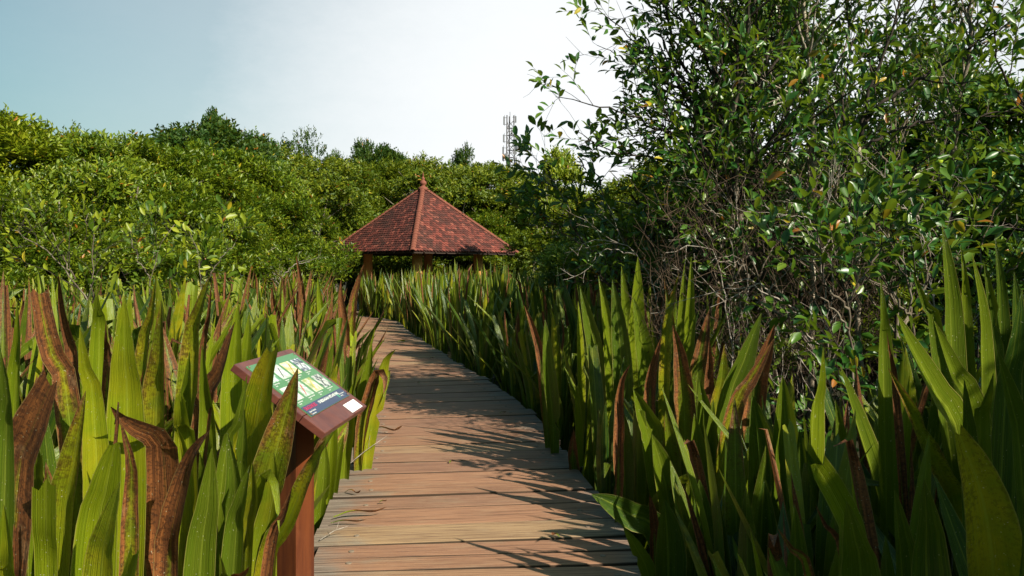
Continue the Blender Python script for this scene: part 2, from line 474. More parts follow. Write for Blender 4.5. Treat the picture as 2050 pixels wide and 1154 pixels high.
for a,b in zip(cuts[:-1],cuts[1:]):
    m=(a+b)/2; p,t=cpos(m); right=np.array([t[1],-t[0],0])
    yaw=rng.gauss(0,.008); ca,sa=math.cos(yaw),math.sin(yaw)
    t=np.array([t[0]*ca-t[1]*sa,t[0]*sa+t[1]*ca,0]); right=np.array([t[1],-t[0],0])
    hw=(b-a)/2-rng.uniform(.007,.014)
    l=-.93+rng.uniform(-.04,.04); r=.93+rng.uniform(-.035,.035)
    if 3.55<p[1]<4.15: l=-.80
    z=rng.uniform(-.006,.006); tilt=rng.uniform(-.004,.004); th=.045
    prev=rng.random(); V=[];UV=[];CC=[]
    nx=9
    bow=[rng.uniform(-.0035,.0035) for _ in range(nx)]
    bow2=[rng.uniform(-.0035,.0035) for _ in range(nx)]
    for i in range(nx):
        u=l+(r-l)*i/(nx-1)
        e=.005
        prof=[(-hw+bow[i],-th),(-hw+bow[i],-e),(-hw+e+bow[i],0),(hw-e+bow2[i],0),(hw+bow2[i],-e),(hw+bow2[i],-th)]
        for q,(w,h) in enumerate(prof):
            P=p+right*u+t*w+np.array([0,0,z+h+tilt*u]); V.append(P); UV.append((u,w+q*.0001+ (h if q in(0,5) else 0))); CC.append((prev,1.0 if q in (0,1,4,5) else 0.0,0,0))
    Fc=[]
    for i in range(nx-1):
        for q in range(6):
            A=i*6+q;B=i*6+(q+1)%6; Fc.append((A,B,B+6,A+6))
    Fc.append((0,5,4,3,2,1)); k=(nx-1)*6; Fc.append((k,k+1,k+2,k+3,k+4,k+5))
    bw.add(V,[f[::-1] for f in Fc],CC,UV)
    if p[1]<16:
        for u in (-.70,.70):
            c=p+right*(u+rng.uniform(-.02,.02))+t*rng.uniform(-.3,.3)*hw+np.array([0,0,z+tilt*u])
            screws.lathe([(.017,-.004),(.017,.003),(.013,.006),(.004,.0045)],c,10)
bwo=bw.build('boardwalk',M['plank']); tag(bwo,kind='structure')
screws.build('screw_heads',M['screw'],bwo)
jo=MB()
for u in (-.72,0,.72):
    pts=[]
    for k in range(0,600,8):
        t=CT[k]; pts.append(CP[k]+np.array([t[1],-t[0],0])*u+np.array([0,0,-.12]))
    jo.tube(pts,.07,n=4)
for k in range(10,590,22):
    for u in (-.72,.72):
        t=CT[k]; c=CP[k]+np.array([t[1],-t[0],0])*u
        jo.tube([c+np.array([0,0,-.1]),c+np.array([0,0,-.9])],.06,n=6)
jo.build('joists',M['joist'],bwo)

# ------------------------------------------------------------------ ground
g=MB(); S=900
V=[];Fc=[]
gx=[-S,-60,-30]+[x for x in range(-24,25,2)]+[30,60,S]; gy=[-S,-40,-10]+[y for y in range(-4,62,2)]+[80,120,S]
for y in gy:
    for x in gx: V.append((x,y,GZ-.02+(.05*math.sin(x*1.3)*math.cos(y*1.1) if abs(x)<26 and -6<y<62 else 0)))
w=len(gx)
for j in range(len(gy)-1):
    for i in range(w-1): Fc.append((j*w+i,j*w+i+1,(j+1)*w+i+1,(j+1)*w+i))
g.add(V,Fc); tag(g.build('ground',M['ground'],smooth=True),kind='structure')

# ------------------------------------------------------------------ pavilion
GC=Vector((-3.56,32.0,0)); HD=3.78; ANG=DEG(0.8)
ez=2.26; az_=4.86
pav=empty('pavilion',GC,'open garden pavilion with a steep red clay tile roof at the end of the boardwalk','pavilion')
def cdir(k,r):   # corner k: 0 front, 1 right, 2 back, 3 left
    a=-math.pi/2+ANG+k*math.pi/2; return Vector((r*math.cos(a),r*math.sin(a),0))
corners=[cdir(k,HD)+Vector((0,0,ez)) for k in range(4)]; apex=Vector((0,0,az_))
rt=MB(); rng=random.Random(11)
for k in range(4):
    A=corners[k];B=corners[(k+1)%4]; e=(B-A); el=e.length; e.normalize(); mid=(A+B)/2; up=(apex-mid); sl=up.length; up.normalize(); nrm=e.cross(up).normalized()
    rows=30; ex=sl/rows; tw=.150
    for r in range(rows):
        s0=r*ex; hw=el/2*(1-(s0+ex*.5)/sl)
        nt_=int(hw*2/tw)+2
        off=(r%2)*tw/2
        for q in range(-nt_//2-1,nt_//2+2):
            x=q*tw+off
            if abs(x)>hw+.02: continue
            lift=.022+rng.uniform(0,.010); sag=rng.uniform(-.004,.004)
            o=mid+e*x+up*(s0+sag)
            hwid=tw*.475; ln=ex*1.45
            pr=[(-hwid,ln,.0),(-hwid,.035,lift),(-hwid*.6,.008,lift),(0,-.004,lift+.004),(hwid*.6,.008,lift),(hwid,.035,lift),(hwid,ln,0)]
            V=[o+e*a+up*b+nrm*(c+.01) for a,b,c in pr]
            V+=[o+e*a+up*b+nrm*(c-.016+.01) for a,b,c in pr[1:6]]
            rt.add(V,[(0,1,2,3,4,5,6),(1,7,8,2),(2,8,9,3),(3,9,10,4),(4,10,11,5)],(rng.random(),0,0,0))
    # solid roof deck under the tiles
    rt.add([A-nrm*.01,B-nrm*.01,apex-nrm*.01],[(0,1,2)],(.2,0,0,0))
roof=rt.build('tiled_roof',M['tile'],pav)
for k in range(4):
    A=corners[k]; d=(apex-A); L=d.length; d.normalize(); rc=MB()
    side=d.cross(Vector((0,0,1))).normalized(); upn=side.cross(d).normalized(); n=26
    for i in range(n):
        a=A+d*(i*L/n-.03); b=A+d*((i+1)*L/n+.03)
        V=[]
        for (P,r) in ((a,.105),(b,.085)):
            for j in range(7):
                an=math.pi*j/6; V.append(P+side*math.cos(an)*r+upn*(math.sin(an)*r*.75+.012))
        V2=[v-upn*.02 for v in V[:7]]
        rc.add(V+V2,[(j,j+1,j+8,j+7) for j in range(6)]+[(j,14+j,15+j,j+1) for j in range(6)],(random.random(),0,0,0))
    rc.build('ridge_cap',M['ridge'],roof)
fn=MB(); fn.lathe([(.21,-.10),(.20,.0),(.15,.04),(.09,.07),(.08,.11),(.13,.15),(.145,.20),(.12,.26),(.07,.31),(.055,.34),(.08,.37),(.06,.41),(.03,.45),(.018,.52),(.03,.55),(.012,.60),(.003,.68)],apex,16)
fn.build('finial',M['ridge'],pav,True)
und=MB()
for k in range(4):
    A=corners[k];B=corners[(k+1)%4]
    c=(A+B)/2; M3=Matrix.Rotation(math.atan2((B-A).y,(B-A).x),3,'Z')
    und.box(c*.972+Vector((0,0,ez*.028-.03)),((B-A).length*.96,.04,.10),M3)
    a2=cdir(k,2.2);b2=cdir((k+1)%4,2.2); c=(a2+b2)/2
    und.box(c+Vector((0,0,2.52)),((b2-a2).length+.05,.14,.2),M3)
    for i in range(1,10):
        p=A.lerp(B,i/10)+Vector((0,0,-.06)); und.tube([p,p.lerp(apex-Vector((0,0,.1)),.55)],.035,n=4)
    und.tube([A*.97+Vector((0,0,.0)),apex-Vector((0,0,.12))],.06,n=4)
und.build('roof_frame',M['beam'],pav)
for k in range(4):
    c=cdir(k,2.2); cm=MB(); cm.lathe([(.26,0),(.26,.18),(.20,.22),(.185,.3),(.185,2.2),(.20,2.25),(.25,2.3),(.25,2.42)],c,20)
    cm.build('column',M['plaster'],pav,False)
fl=MB()
a=[cdir(k,2.9) for k in range(4)]
fl.add([v+Vector((0,0,0)) for v in a]+[v+Vector((0,0,-.6)) for v in a],[(0,1,2,3),(0,4,5,1),(1,5,6,2),(2,6,7,3),(3,7,4,0)])
fl.build('floor_slab',M['floor'],pav)
for k in (1,2):
    a2=cdir(k,2.2);b2=cdir((k+1)%4,2.2); c=(a2+b2)/2; M3=Matrix.Rotation(math.atan2((b2-a2).y,(b2-a2).x),3,'Z')
    bm=MB(); bm.box(c+Vector((0,0,.43)),((b2-a2).length-.5,.4,.06),M3); bm.box(c+Vector((0,0,.2)),((b2-a2).length-.6,.3,.4),M3); bm.build('bench',M['floor'],pav)

# ------------------------------------------------------------------ telecom mast
MY=125.0; mb0=at(1021,540,MY); mast=empty('telecom_mast',(mb0.x,MY,GZ),'tall grey lattice telecom mast rising above the trees behind the pavilion','mast')
Hm=1.6+(540-232)*MY/F-GZ; wm=.62
lt=MB(); legs=[Vector((wm*math.cos(a),wm*math.sin(a),0)) for a in (DEG(100),DEG(220),DEG(340))]
def lp(i,z): return Vector((legs[i].x*(1.6-.6*z/Hm),legs[i].y*(1.6-.6*z/Hm),z))
for i in range(3): lt.tube([lp(i,0),lp(i,Hm)],.10,n=5)
z=0; st=1.15; k=0
while z+st<Hm:
    for i in range(3):
        j=(i+1)%3
        lt.tube([lp(i,z),lp(j,z)],.05,n=4)
        lt.tube([lp(i,z),lp(j,z+st)] if k%2 else [lp(j,z),lp(i,z+st)],.05,n=4)
    z+=st;k+=1
lt.tube([(0,0,Hm-1),(0,0,Hm+.6)],.04,n=4)
lt.build('lattice',M['steel'],mast)
rng=random.Random(3)
for (dx,zt,h) in ((-.95,Hm-.2,1.3),(.9,Hm-.1,1.0),(-1.0,Hm-3.0,1.2),(-1.1,Hm-4.9,2.2),(.95,Hm-3.6,1.9),(1.25,Hm-4.4,1.1),(1.0,Hm-6.6,1.6),(1.45,Hm-7.0,1.3),(-1.05,Hm-8.6,2.4),(-.85,Hm-8.9,2.0),(1.15,Hm-9.6,1.2),(.3,Hm-2.2,.8)):
    an=MB(); y=rng.uniform(-.5,.2)
    an.box((dx,y,zt-h/2),(.22,.14,h)); an.tube([(dx*.45,0,zt-.15),(dx,y,zt-.15)],.035,n=4); an.tube([(dx*.45,0,zt-h+.1),(dx,y,zt-h+.1)],.035,n=4)
    an.tube([(dx-.12*np.sign(dx),y,zt+.25),(dx-.12*np.sign(dx),y,zt-h-.15)],.03,n=4)
    an.build('panel_antenna',M['antenna'],mast)
for dx,zz in ((.75,Hm-5.9),(-.7,Hm-6.3)):
    ds=MB(); ds.tube([(dx,-.55,zz),(dx,-.35,zz)],.32,.3,n=14); ds.tube([(dx,-.35,zz),(dx*.5,0,zz)],.04,n=4); ds.build('dish_antenna',M['antenna'],mast)

# ------------------------------------------------------------------ information sign
eV=Vector((math.sin(DEG(4.5)),math.cos(DEG(4.5)),0)); pV=Vector((eV.y,-eV.x,0))   # e: along the board (reader's right), p: towards the reader
Bc=at(652,868,3.5); blen=.70; bw_=.51; ti=DEG(36)
upv=(-pV*math.cos(ti)+Vector((0,0,math.sin(ti)))).normalized(); nv=eV.cross(upv).normalized()
if nv.z<0: nv=-nv
sgn=empty('information_sign',(-1.045,3.86,GZ),'wooden lectern sign with a green dragonfly poster beside the boardwalk','sign')
def sp(a,b,h=0):  # a up the board 0..1, b along 0..1, in sign-local coordinates
    return Bc+upv*(a*bw_)+eV*(b*blen)+nv*h-sgn.location
def slab(mb,a0,a1,b0,b1,h0,h1,C=None):
    V=[sp(a,b,h) for h in (h0,h1) for a,b in ((a0,b0),(a0,b1),(a1,b1),(a1,b0))]
    mb.add(V,[(0,3,2,1),(4,5,6,7),(0,1,5,4),(1,2,6,5),(2,3,7,6),(3,0,4,7)],C)
bo=MB()
for a0,a1 in ((0,.245),(.25,.495),(.50,.745),(.75,1.0)): slab(bo,a0,a1,0,1,-.035,0)
board=bo.build('board',M['board'],sgn)
md=board.modifiers.new('b','BEVEL'); md.width=.003; md.segments=2
ba=MB(); slab(ba,.08,.92,.2,.28,-.065,-.035); slab(ba,.08,.92,.72,.80,-.065,-.035); ba.build('batten',M['varnish'],sgn)
po=MB(); zc=(sp(.5,.5).z); 
po.box((0,0,(zc-.03)/2-.15),(.125,.125,zc+.21),Matrix.Rotation(DEG(-28),3,'Z')); pobj=po.build('post',M['varnish'],sgn); md=pobj.modifiers.new('b','BEVEL'); md.width=.004; md.segments=2
def flat(name,c,rough=.35,parent=None,emit=None,var=0.0,sc=20,c2=None):
    m,nt,_,_=mat_new(name)
    if c2 is None: finish(nt,c,rough,.5)
    else:
        tc=nt.nodes.new('ShaderNodeTexCoord').outputs['Object']; n=noise_(nt,tc,sc,3,.6)
        finish(nt,mix_(nt,smooth_(nt,n,.4,.6),tuple(x*.7 for x in c),tuple(x*.7 for x in c2)),rough,.5)
    return m
pa0,pa1,pb0,pb1=.20,.93,.075,.935
ps=MB(); slab(ps,pa0,pa1,pb0,pb1,.0,.004); poster=ps.build('poster',flat('poster_green',(.07,.19,.085),.4),sgn)
st=MB(); slab(st,pa0+.002,pa0+.125,pb0+.002,pb1-.002,.004,.0048); st.build('title_strip',flat('poster_navy',(.018,.035,.085),.3),poster)
cols_=[((.55,.6,.5),(.8,.85,.8)),((.7,.75,.72),(.35,.5,.35)),((.35,.42,.12),(.75,.75,.6)),((.03,.045,.05),(.6,.65,.6)),
       ((.12,.35,.2),(.7,.8,.75)),((.75,.8,.78),(.5,.6,.5)),((.65,.55,.2),(.8,.8,.6)),((.06,.09,.14),(.7,.75,.8))]
body=[(.25,.03,.05),(.5,.02,.04),(.6,.4,.05),(.02,.02,.02),(.05,.2,.05),(.05,.05,.06),(.3,.2,.03),(.1,.1,.12)]
wh=flat('poster_white',(.6,.62,.6),.4)
cap=MB()
for k in range(8):
    r=k//4; c=k%4
    b0=pb0+.035+c*.205; b1=b0+.165; a0=pa0+.20+r*.265; a1=a0+.185
    ph=MB(); slab(ph,a0,a1,b0,b1,.004,.0050)
    pho=ph.build('photograph',flat('photo_background_%d'%k,cols_[k][0],.3,sc=28,c2=cols_[k][1]),poster)
    # a dragonfly: long body on a slant with four narrow wings
    dm=MB(); cxa=(a0+a1)/2; cxb=(b0+b1)/2
    def q(a,b,h=.0056): return sp(cxa+a,cxb+b,h)
    dm.add([q(-.07,-.05),q(-.075,-.042),q(.04,.035),q(.05,.025),q(.055,.04)],[(0,1,2,3),(2,4,3)])
    dm.build('dragonfly_picture',flat('dragonfly_body_%d'%k,body[k],.3),pho)
    wm_=MB()
    for (x,y) in ((.065,-.035),(.045,-.06),(-.045,.06),(-.02,.065)):
        wm_.add([q(.015,.012,.0053),q(.015+x*.6-.012,.012+y*.6+.006,.0053),q(.015+x,.012+y,.0053),q(.015+x*.6+.012,.012+y*.6-.006,.0053)],[(0,1,2,3)])
    wm_.build('wing_picture',wh,pho)
def text(body,size,a,b,mat,parent,align='LEFT',name='lettering',scx=1.0):
    cu=bpy.data.curves.new(name,'FONT'); cu.body=body; cu.size=size; cu.align_x=align; cu.extrude=.0002; cu.fill_mode='BOTH'
    if name=='title': cu.offset=.0006
    o=bpy.data.objects.new(name,cu); col.objects.link(o); o.parent=parent
    me=o.data; 
    R=Matrix((eV,upv,nv)).transposed().to_4x4()
    o.matrix_local=Matrix.Translation(sp(a,b,.0054))@R@Matrix.Diagonal((scx,1,1,1))
    cu.materials.append(mat)
    bpy.context.view_layer.update()
    me=bpy.data.meshes.new_from_object(o.evaluated_get(bpy.context.evaluated_depsgraph_get()))
    o2=bpy.data.objects.new(name,me); col.objects.link(o2); o2.parent=parent; o2.matrix_local=o.matrix_local.copy()
    bpy.data.objects.remove(o); return o2
for k in range(8):
    r=k//4; c=k%4
    b0=pb0+.035+c*.205; a0=pa0+.20+r*.265
    text(['Green Skimmer','Crimson Marsh Glider','Yellow Waxtail','Pied Paddy Skimmer','Painted Waxtail','Blue Sprite','Asian Groundling','Oriental Scarlet'][k],.0115,a0-.028,b0,wh,poster,scx=.9)
    text(['(female)','(male)','(male)','(male)','(male)','(male)','(female)','(male)'][k],.009,a0-.050,b0,wh,poster)
text('DRAGONFLIES',.028,pa0+.072,pb0+.02,flat('poster_red',(.42,.02,.08),.35),poster,name='title',scx=.85)
text('OF BEDDAGANA WETLAND PARK',.023,pa0+.074,pb0+.295,wh,poster,name='title',scx=.85)
text('Urban Wetlands',.013,pa0+.037,pb0+.03,wh,poster); text('Conservation',.011,pa0+.010,pb0+.03,wh,poster)
text('Urban Development',.010,pa0+.06,pb1-.15,wh,poster); text('Authority',.010,pa0+.035,pb1-.15,wh,poster)
lg=MB(); slab(lg,pa0+.03,pa0+.10,pb1-.195,pb1-.165,.0048,.0054); lg.build('logo',flat('logo_green',(.05,.22,.16),.4),poster)
sk=MB(); slab(sk,.025,.145,.66,.92,.0005,.002); sk.build('blank_label',flat('label_white',(.85,.85,.85),.4),sgn)
for a,b in ((pa0+.02,pb0+.02),(pa0+.02,pb1-.02),(pa1-.02,pb0+.02),(pa1-.02,pb1-.02)):
    bt=MB(); bt.tube([sp(a,b,.004),sp(a,b,.009)],.006,n=8); bt.build('screw',M['screw'],sgn)

# ------------------------------------------------------------------ strap plants: hero plants seen in the photograph
def hero(parts, d, path_px, wpx, wither=0, rnd=None, yellow=0, fold=.62, yaw=0.0, twist=None, cut=1.0, seed=0, dz=None):
    """path_px from tip down; returns world path root->tip"""
    rng=random.Random(seed*7+int(path_px[0][0]))
    P=[at(x,y,d+(i*.06)) for i,(x,y) in enumerate(path_px)]
    low=P[-1]; pre=P[-2]
    v=(low-pre); k=(low.z-GZ)
    if v.z>-.02: v.z=-.02
    hx=v.x/abs(v.z); hx=max(-.6,min(.6,hx))*.35*k
    root=Vector((low.x+hx,low.y+.03+.05*k,GZ))
    P.append(root)
    P=P[::-1]
    W=wpx/2*d/F/math.cos(fold*.9)*1.10
    parts.append(dict(path=[tuple(p) for p in P],W=W,face=(math.sin(yaw),-math.cos(yaw),.1),fold=fold,
        twist=rng.gauss(0,.25) if twist is None else twist,wither=wither,yellow=yellow,rnd=rng.uniform(.3,.7) if rnd is None else rnd,cut=cut,n=26))
    return root
def hero_plant(label, leaves, group):
    parts=[]; roots=[]
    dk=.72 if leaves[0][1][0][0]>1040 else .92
    for i,l in enumerate(leaves):
        d=l[0]; r=hero(parts,d,l[1],l[2],seed=i,**(l[3] if len(l)>3 else {})); roots.append(r)
    c=sum(roots,Vector())/len(roots)
    e=empty('strap_leaf_plant',(c.x,c.y,GZ),label,'strap leaf plant',group)
    rng=random.Random(int(abs(c.x)*1000))
    for p in parts:
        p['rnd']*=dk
        p['path']=[(x-c.x,y-c.y,z-GZ) for x,y,z in p['path']]
        mb=MB(); strap_leaf(mb,rng=rng,**p); nm=leafname(p)
        o=mb.build(nm,M['strap'],e,True)
    HEROES.append((c.x,c.y)); return e
HEROES=[]
GL='strap leaf plants in the left foreground'; GR='strap leaf plants in the right foreground'
Wt=dict
hero_plant('plant with a tall dark speckled leaf, tip snapped off, at the far left',[
 (2.75,[(76,579),(100,700),(136,817)],42,Wt(wither=.62,rnd=.4,yellow=.8,cut=.86,yaw=.3)),
 (2.9,[(117,548),(124,590),(133,650),(153,760)],36,Wt(wither=1,fold=.7)),
 (2.7,[(35,600),(38,700),(30,830)],40,Wt(rnd=.7))],GL)
hero_plant('plant whose big brown leaf rolls inward, at the left edge of the photo',[
 (2.25,[(106,762),(62,870),(30,1010)],112,Wt(wither=.80,yellow=.9,rnd=.8,fold=.35,yaw=-.2,cut=.93)),
 (2.05,[(2,705),(14,800),(10,960)],62,Wt(rnd=.30)),
 (2.0,[(8,1010),(20,1120),(20,1220)],74,Wt(rnd=.85,yellow=.4)),
 (2.1,[(38,1050),(38,1150),(30,1250)],22,Wt(wither=1,cut=.85))],GL)
hero_plant('plant with two broad bright green pointed leaves side by side on the left',[
 (2.8,[(193,576),(195,640),(198,720)],48,Wt(rnd=.72,fold=.3,yaw=.3)),
 (2.65,[(249,593),(250,727),(255,850)],80,Wt(rnd=.82,fold=.35,yellow=.25)),
 (2.7,[(212,645),(213,700),(214,780)],26,Wt(wither=.6,yellow=.6)),
 (2.6,[(160,655),(170,740),(190,860)],52,Wt(rnd=.85,yellow=.4,yaw=.4))],GL)
hero_plant('plant with two dark olive leaves coming to brown points in the left bed',[
 (2.95,[(312,557),(304,640),(285,772)],42,Wt(wither=.33,yellow=.9,rnd=.5,yaw=-.4)),
 (2.75,[(323,603),(320,720),(312,850)],62,Wt(wither=.33,rnd=.35,yellow=.6,fold=.5)),
 (2.8,[(288,740),(275,810),(262,880)],26,Wt(wither=.95))],GL)
hero_plant('plant with a speckled green leaf, brown along its right edge, above its neighbours',[
 (3.2,[(421,551),(398,630),(384,745)],52,Wt(wither=.34,rnd=.6,yellow=.6,yaw=-.3)),
 (3.25,[(424,560),(418,650),(405,760)],22,Wt(wither=.6,yellow=1)),
 (3.1,[(380,705),(377,780),(373,870)],40,Wt(rnd=.55))],GL)
hero_plant('plant with one rusty brown spear shaped leaf leaning left beside a tall green blade',[
 (3.0,[(470,645),(438,750),(410,850)],54,Wt(wither=.88,yellow=.4,fold=.4,yaw=-.3)),
 (4.5,[(477,608),(470,700),(466,800)],42,Wt(rnd=.8)),
 (4.6,[(500,625),(492,720),(480,800)],36,Wt(rnd=.7)),
 (2.95,[(400,905),(408,960),(412,1020)],40,Wt(rnd=.4))],GL)
hero_plant('plant with a split green leaf full of brown specks leaning right in the left foreground',[
 (2.4,[(172,783),(148,930),(128,1100)],66,Wt(wither=.33,rnd=.72,yellow=.5,yaw=-.2)),
 (2.3,[(92,972),(92,1060),(96,1180)],46,Wt(rnd=.82,cut=.72,fold=.3)),
 (2.45,[(76,890),(78,960),(84,1050)],40,Wt(rnd=.6,cut=.8))],GL)
hero_plant('plant with the widest bright green leaves, one blunt with a dry wisp at its tip',[
 (2.35,[(232,885),(212,980),(192,1120)],88,Wt(rnd=.88,yaw=.15,fold=.3,cut=.96)),
 (2.2,[(240,965),(214,1070),(200,1200)],84,Wt(rnd=.72,yellow=.5,wither=.22,yaw=-.3,fold=.3)),
 (2.3,[(226,812),(232,830),(231,850),(232,890)],10,Wt(wither=1)),
 (2.5,[(240,840),(262,930),(262,1040)],36,Wt(wither=.5,yellow=.5)),
 (2.15,[(274,1100),(262,1160),(250,1250)],40,Wt(rnd=.85,cut=.9))],GL)
hero_plant('plant with a wide dead brown leaf whose shrivelled tip flops over to the left',[
 (2.6,[(222,815),(245,838),(290,866),(322,880),(332,985),(336,1150)],92,Wt(wither=1,fold=.3,rnd=.2)),
 (2.55,[(420,862),(388,905),(368,960),(345,1060),(340,1160)],54,Wt(wither=.95,fold=.5)),
 (2.7,[(352,850),(372,900),(380,990)],40,Wt(rnd=.8,yellow=.5)),
 (2.75,[(361,783),(370,850),(378,920)],50,Wt(rnd=.75,yellow=.5,cut=.94))],GL)
hero_plant('plant with deep green smooth leaves between the dead brown leaf and the sign',[
 (2.7,[(424,897),(416,1010),(400,1150)],62,Wt(rnd=.42,fold=.35)),
 (2.85,[(455,865),(470,970),(462,1090)],46,Wt(rnd=.3)),
 (2.9,[(495,750),(474,850),(446,950)],30,Wt(rnd=.45,yaw=.4)),
 (3.0,[(405,690),(412,780),(420,880)],40,Wt(rnd=.6)),
 (2.8,[(500,930),(482,1010),(470,1100)],44,Wt(rnd=.35))],GL)
hero_plant('plant with a pale yellow speckled leaf overlapping the left half of the sign board',[
 (3.15,[(547,699),(527,770),(510,870),(490,940)],86,Wt(wither=.17,rnd=.95,yellow=1,fold=.25,yaw=-.15,cut=.95)),
 (3.3,[(484,790),(500,830),(505,890)],26,Wt(wither=.3,rnd=.9,yellow=.8)),
 (3.05,[(488,810),(486,900),(478,1010)],40,Wt(rnd=.3))],GL)
hero_plant('plant with a dark pointed leaf, brown along its right side, overlapping the sign poster',[
 (3.1,[(596,738),(572,830),(540,950),(515,1050)],74,Wt(wither=.40,rnd=.45,yellow=.5,fold=.45,yaw=-.2)),
 (3.05,[(505,925),(508,1000),(490,1100)],44,Wt(rnd=.5,yellow=.4)),
 (3.1,[(548,905),(545,1000),(530,1120)],52,Wt(rnd=.6,yellow=.2))],GL)
hero_plant('plant with an arching speckled leaf crossing in front of the sign post',[
 (2.95,[(652,880),(640,905),(612,960),(575,1050),(535,1130)],46,Wt(wither=.33,rnd=.95,yellow=.8,fold=.3,yaw=-.3)),
 (2.95,[(559,1068),(556,1010),(548,962),(532,950),(510,1020),(492,1110)],26,Wt(rnd=.95,fold=.25)),
 (2.9,[(585,975),(568,1030),(540,1120)],26,Wt(wither=1))],GL)
hero_plant('tiny dry curled plant at the very bottom, left of the sign post',[
 (2.6,[(500,1135),(490,1150),(478,1160),(476,1200)],34,Wt(wither=1,rnd=.5,fold=.8)),
 (2.6,[(440,1110),(448,1150),(452,1210)],30,Wt(rnd=.6))],GL)
# tall markers further back in the left bed
hero_plant('plant with a single rusty blade rising well above the bed, left of the pavilion',[
 (9.5,[(593,512),(602,560),(607,620)],16,Wt(wither=.85,yellow=.6)),(9.4,[(636,556),(640,600),(646,660)],17,Wt(rnd=.75)),(9.6,[(575,545),(585,590),(590,640)],14,Wt(rnd=.6,wither=.4))],None)
hero_plant('plant with a shrivelled dark red leaf hanging beside the far boardwalk',[
 (8.6,[(683,560),(682,600),(688,640),(692,690)],20,Wt(wither=1,fold=.8)),(8.8,[(728,530),(716,570),(705,630)],18,Wt(wither=.6,yellow=.8)),(8.5,[(676,610),(672,660),(668,720)],16,Wt(rnd=.7))],None)
hero_plant('plant with a pale dead curled leaf, halfway between the sign and the pavilion',[
 (8.0,[(545,572),(548,610),(556,650)],20,Wt(wither=1)),(7.6,[(560,633),(552,655),(545,680)],14,Wt(wither=1,rnd=1)),(8.0,[(575,560),(580,620),(590,680)],18,Wt(wither=.3,rnd=.5)),(7.6,[(475,612),(478,650),(480,700)],20,Wt(rnd=.8))],None)
hero_plant('ragged plant with drooping torn leaves hanging over the left edge of the boardwalk',[
 (6.2,[(792,700),(770,722),(752,790),(735,880)],34,Wt(rnd=.85,yellow=.5,yaw=.6)),
 (6.1,[(768,790),(772,760),(758,745),(738,800),(722,880)],24,Wt(wither=.8,yellow=.7)),
 (6.3,[(764,812),(778,745),(742,770),(728,850)],12,Wt(rnd=.9)),
 (6.0,[(706,770),(700,850),(690,930)],32,Wt(rnd=.75)),(6.4,[(745,690),(735,760),(722,850)],26,Wt(rnd=.6,wither=.2)),
 (5.6,[(688,870),(672,930),(664,1000)],26,Wt(rnd=.6)),(5.5,[(668,800),(660,900),(655,1000)],32,Wt(rnd=.8)),
 (5.2,[(650,880),(648,960),(640,1040)],24,Wt(rnd=.55))],None)
# right side
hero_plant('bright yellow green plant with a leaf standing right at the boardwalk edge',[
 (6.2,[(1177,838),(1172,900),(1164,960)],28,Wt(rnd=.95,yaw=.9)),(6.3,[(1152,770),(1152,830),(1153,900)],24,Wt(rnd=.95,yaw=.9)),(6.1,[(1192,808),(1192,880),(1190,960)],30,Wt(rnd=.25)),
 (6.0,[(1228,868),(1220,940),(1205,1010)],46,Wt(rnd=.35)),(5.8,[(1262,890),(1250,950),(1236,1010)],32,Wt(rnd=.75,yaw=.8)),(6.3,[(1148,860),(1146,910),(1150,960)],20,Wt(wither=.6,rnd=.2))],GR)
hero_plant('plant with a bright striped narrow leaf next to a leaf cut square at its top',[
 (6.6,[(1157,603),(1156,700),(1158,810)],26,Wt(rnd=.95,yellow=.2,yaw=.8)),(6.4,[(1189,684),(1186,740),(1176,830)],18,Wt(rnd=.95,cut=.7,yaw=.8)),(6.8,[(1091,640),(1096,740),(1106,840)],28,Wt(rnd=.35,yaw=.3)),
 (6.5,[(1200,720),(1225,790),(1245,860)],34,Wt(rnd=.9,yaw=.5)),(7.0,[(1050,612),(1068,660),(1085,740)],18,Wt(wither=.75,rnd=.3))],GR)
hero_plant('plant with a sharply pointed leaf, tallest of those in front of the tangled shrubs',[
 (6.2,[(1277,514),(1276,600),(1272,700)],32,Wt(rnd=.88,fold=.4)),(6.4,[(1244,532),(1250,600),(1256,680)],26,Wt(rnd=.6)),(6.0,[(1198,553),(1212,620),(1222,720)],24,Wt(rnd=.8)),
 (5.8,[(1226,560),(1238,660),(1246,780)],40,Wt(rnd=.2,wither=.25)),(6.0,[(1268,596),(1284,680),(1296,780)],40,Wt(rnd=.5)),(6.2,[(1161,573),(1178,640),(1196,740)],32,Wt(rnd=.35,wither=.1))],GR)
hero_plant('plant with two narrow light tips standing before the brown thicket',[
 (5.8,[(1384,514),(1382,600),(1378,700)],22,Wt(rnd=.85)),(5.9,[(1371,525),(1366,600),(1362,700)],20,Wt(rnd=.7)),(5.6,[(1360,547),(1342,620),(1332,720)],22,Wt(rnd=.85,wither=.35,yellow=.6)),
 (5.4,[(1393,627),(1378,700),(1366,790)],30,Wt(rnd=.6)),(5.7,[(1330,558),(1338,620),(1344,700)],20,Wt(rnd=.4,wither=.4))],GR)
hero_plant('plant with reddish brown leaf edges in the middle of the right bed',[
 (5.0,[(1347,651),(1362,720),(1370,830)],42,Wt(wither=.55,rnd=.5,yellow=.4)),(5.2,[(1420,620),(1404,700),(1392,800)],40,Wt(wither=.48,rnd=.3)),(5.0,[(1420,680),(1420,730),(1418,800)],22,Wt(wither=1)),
 (5.1,[(1324,675),(1308,740),(1300,820)],26,Wt(wither=.75)),(4.9,[(1262,730),(1245,770),(1240,860)],22,Wt(wither=1,fold=.8)),(4.8,[(1450,690),(1444,760),(1430,850)],36,Wt(wither=.3,rnd=.6,yellow=.6))],GR)
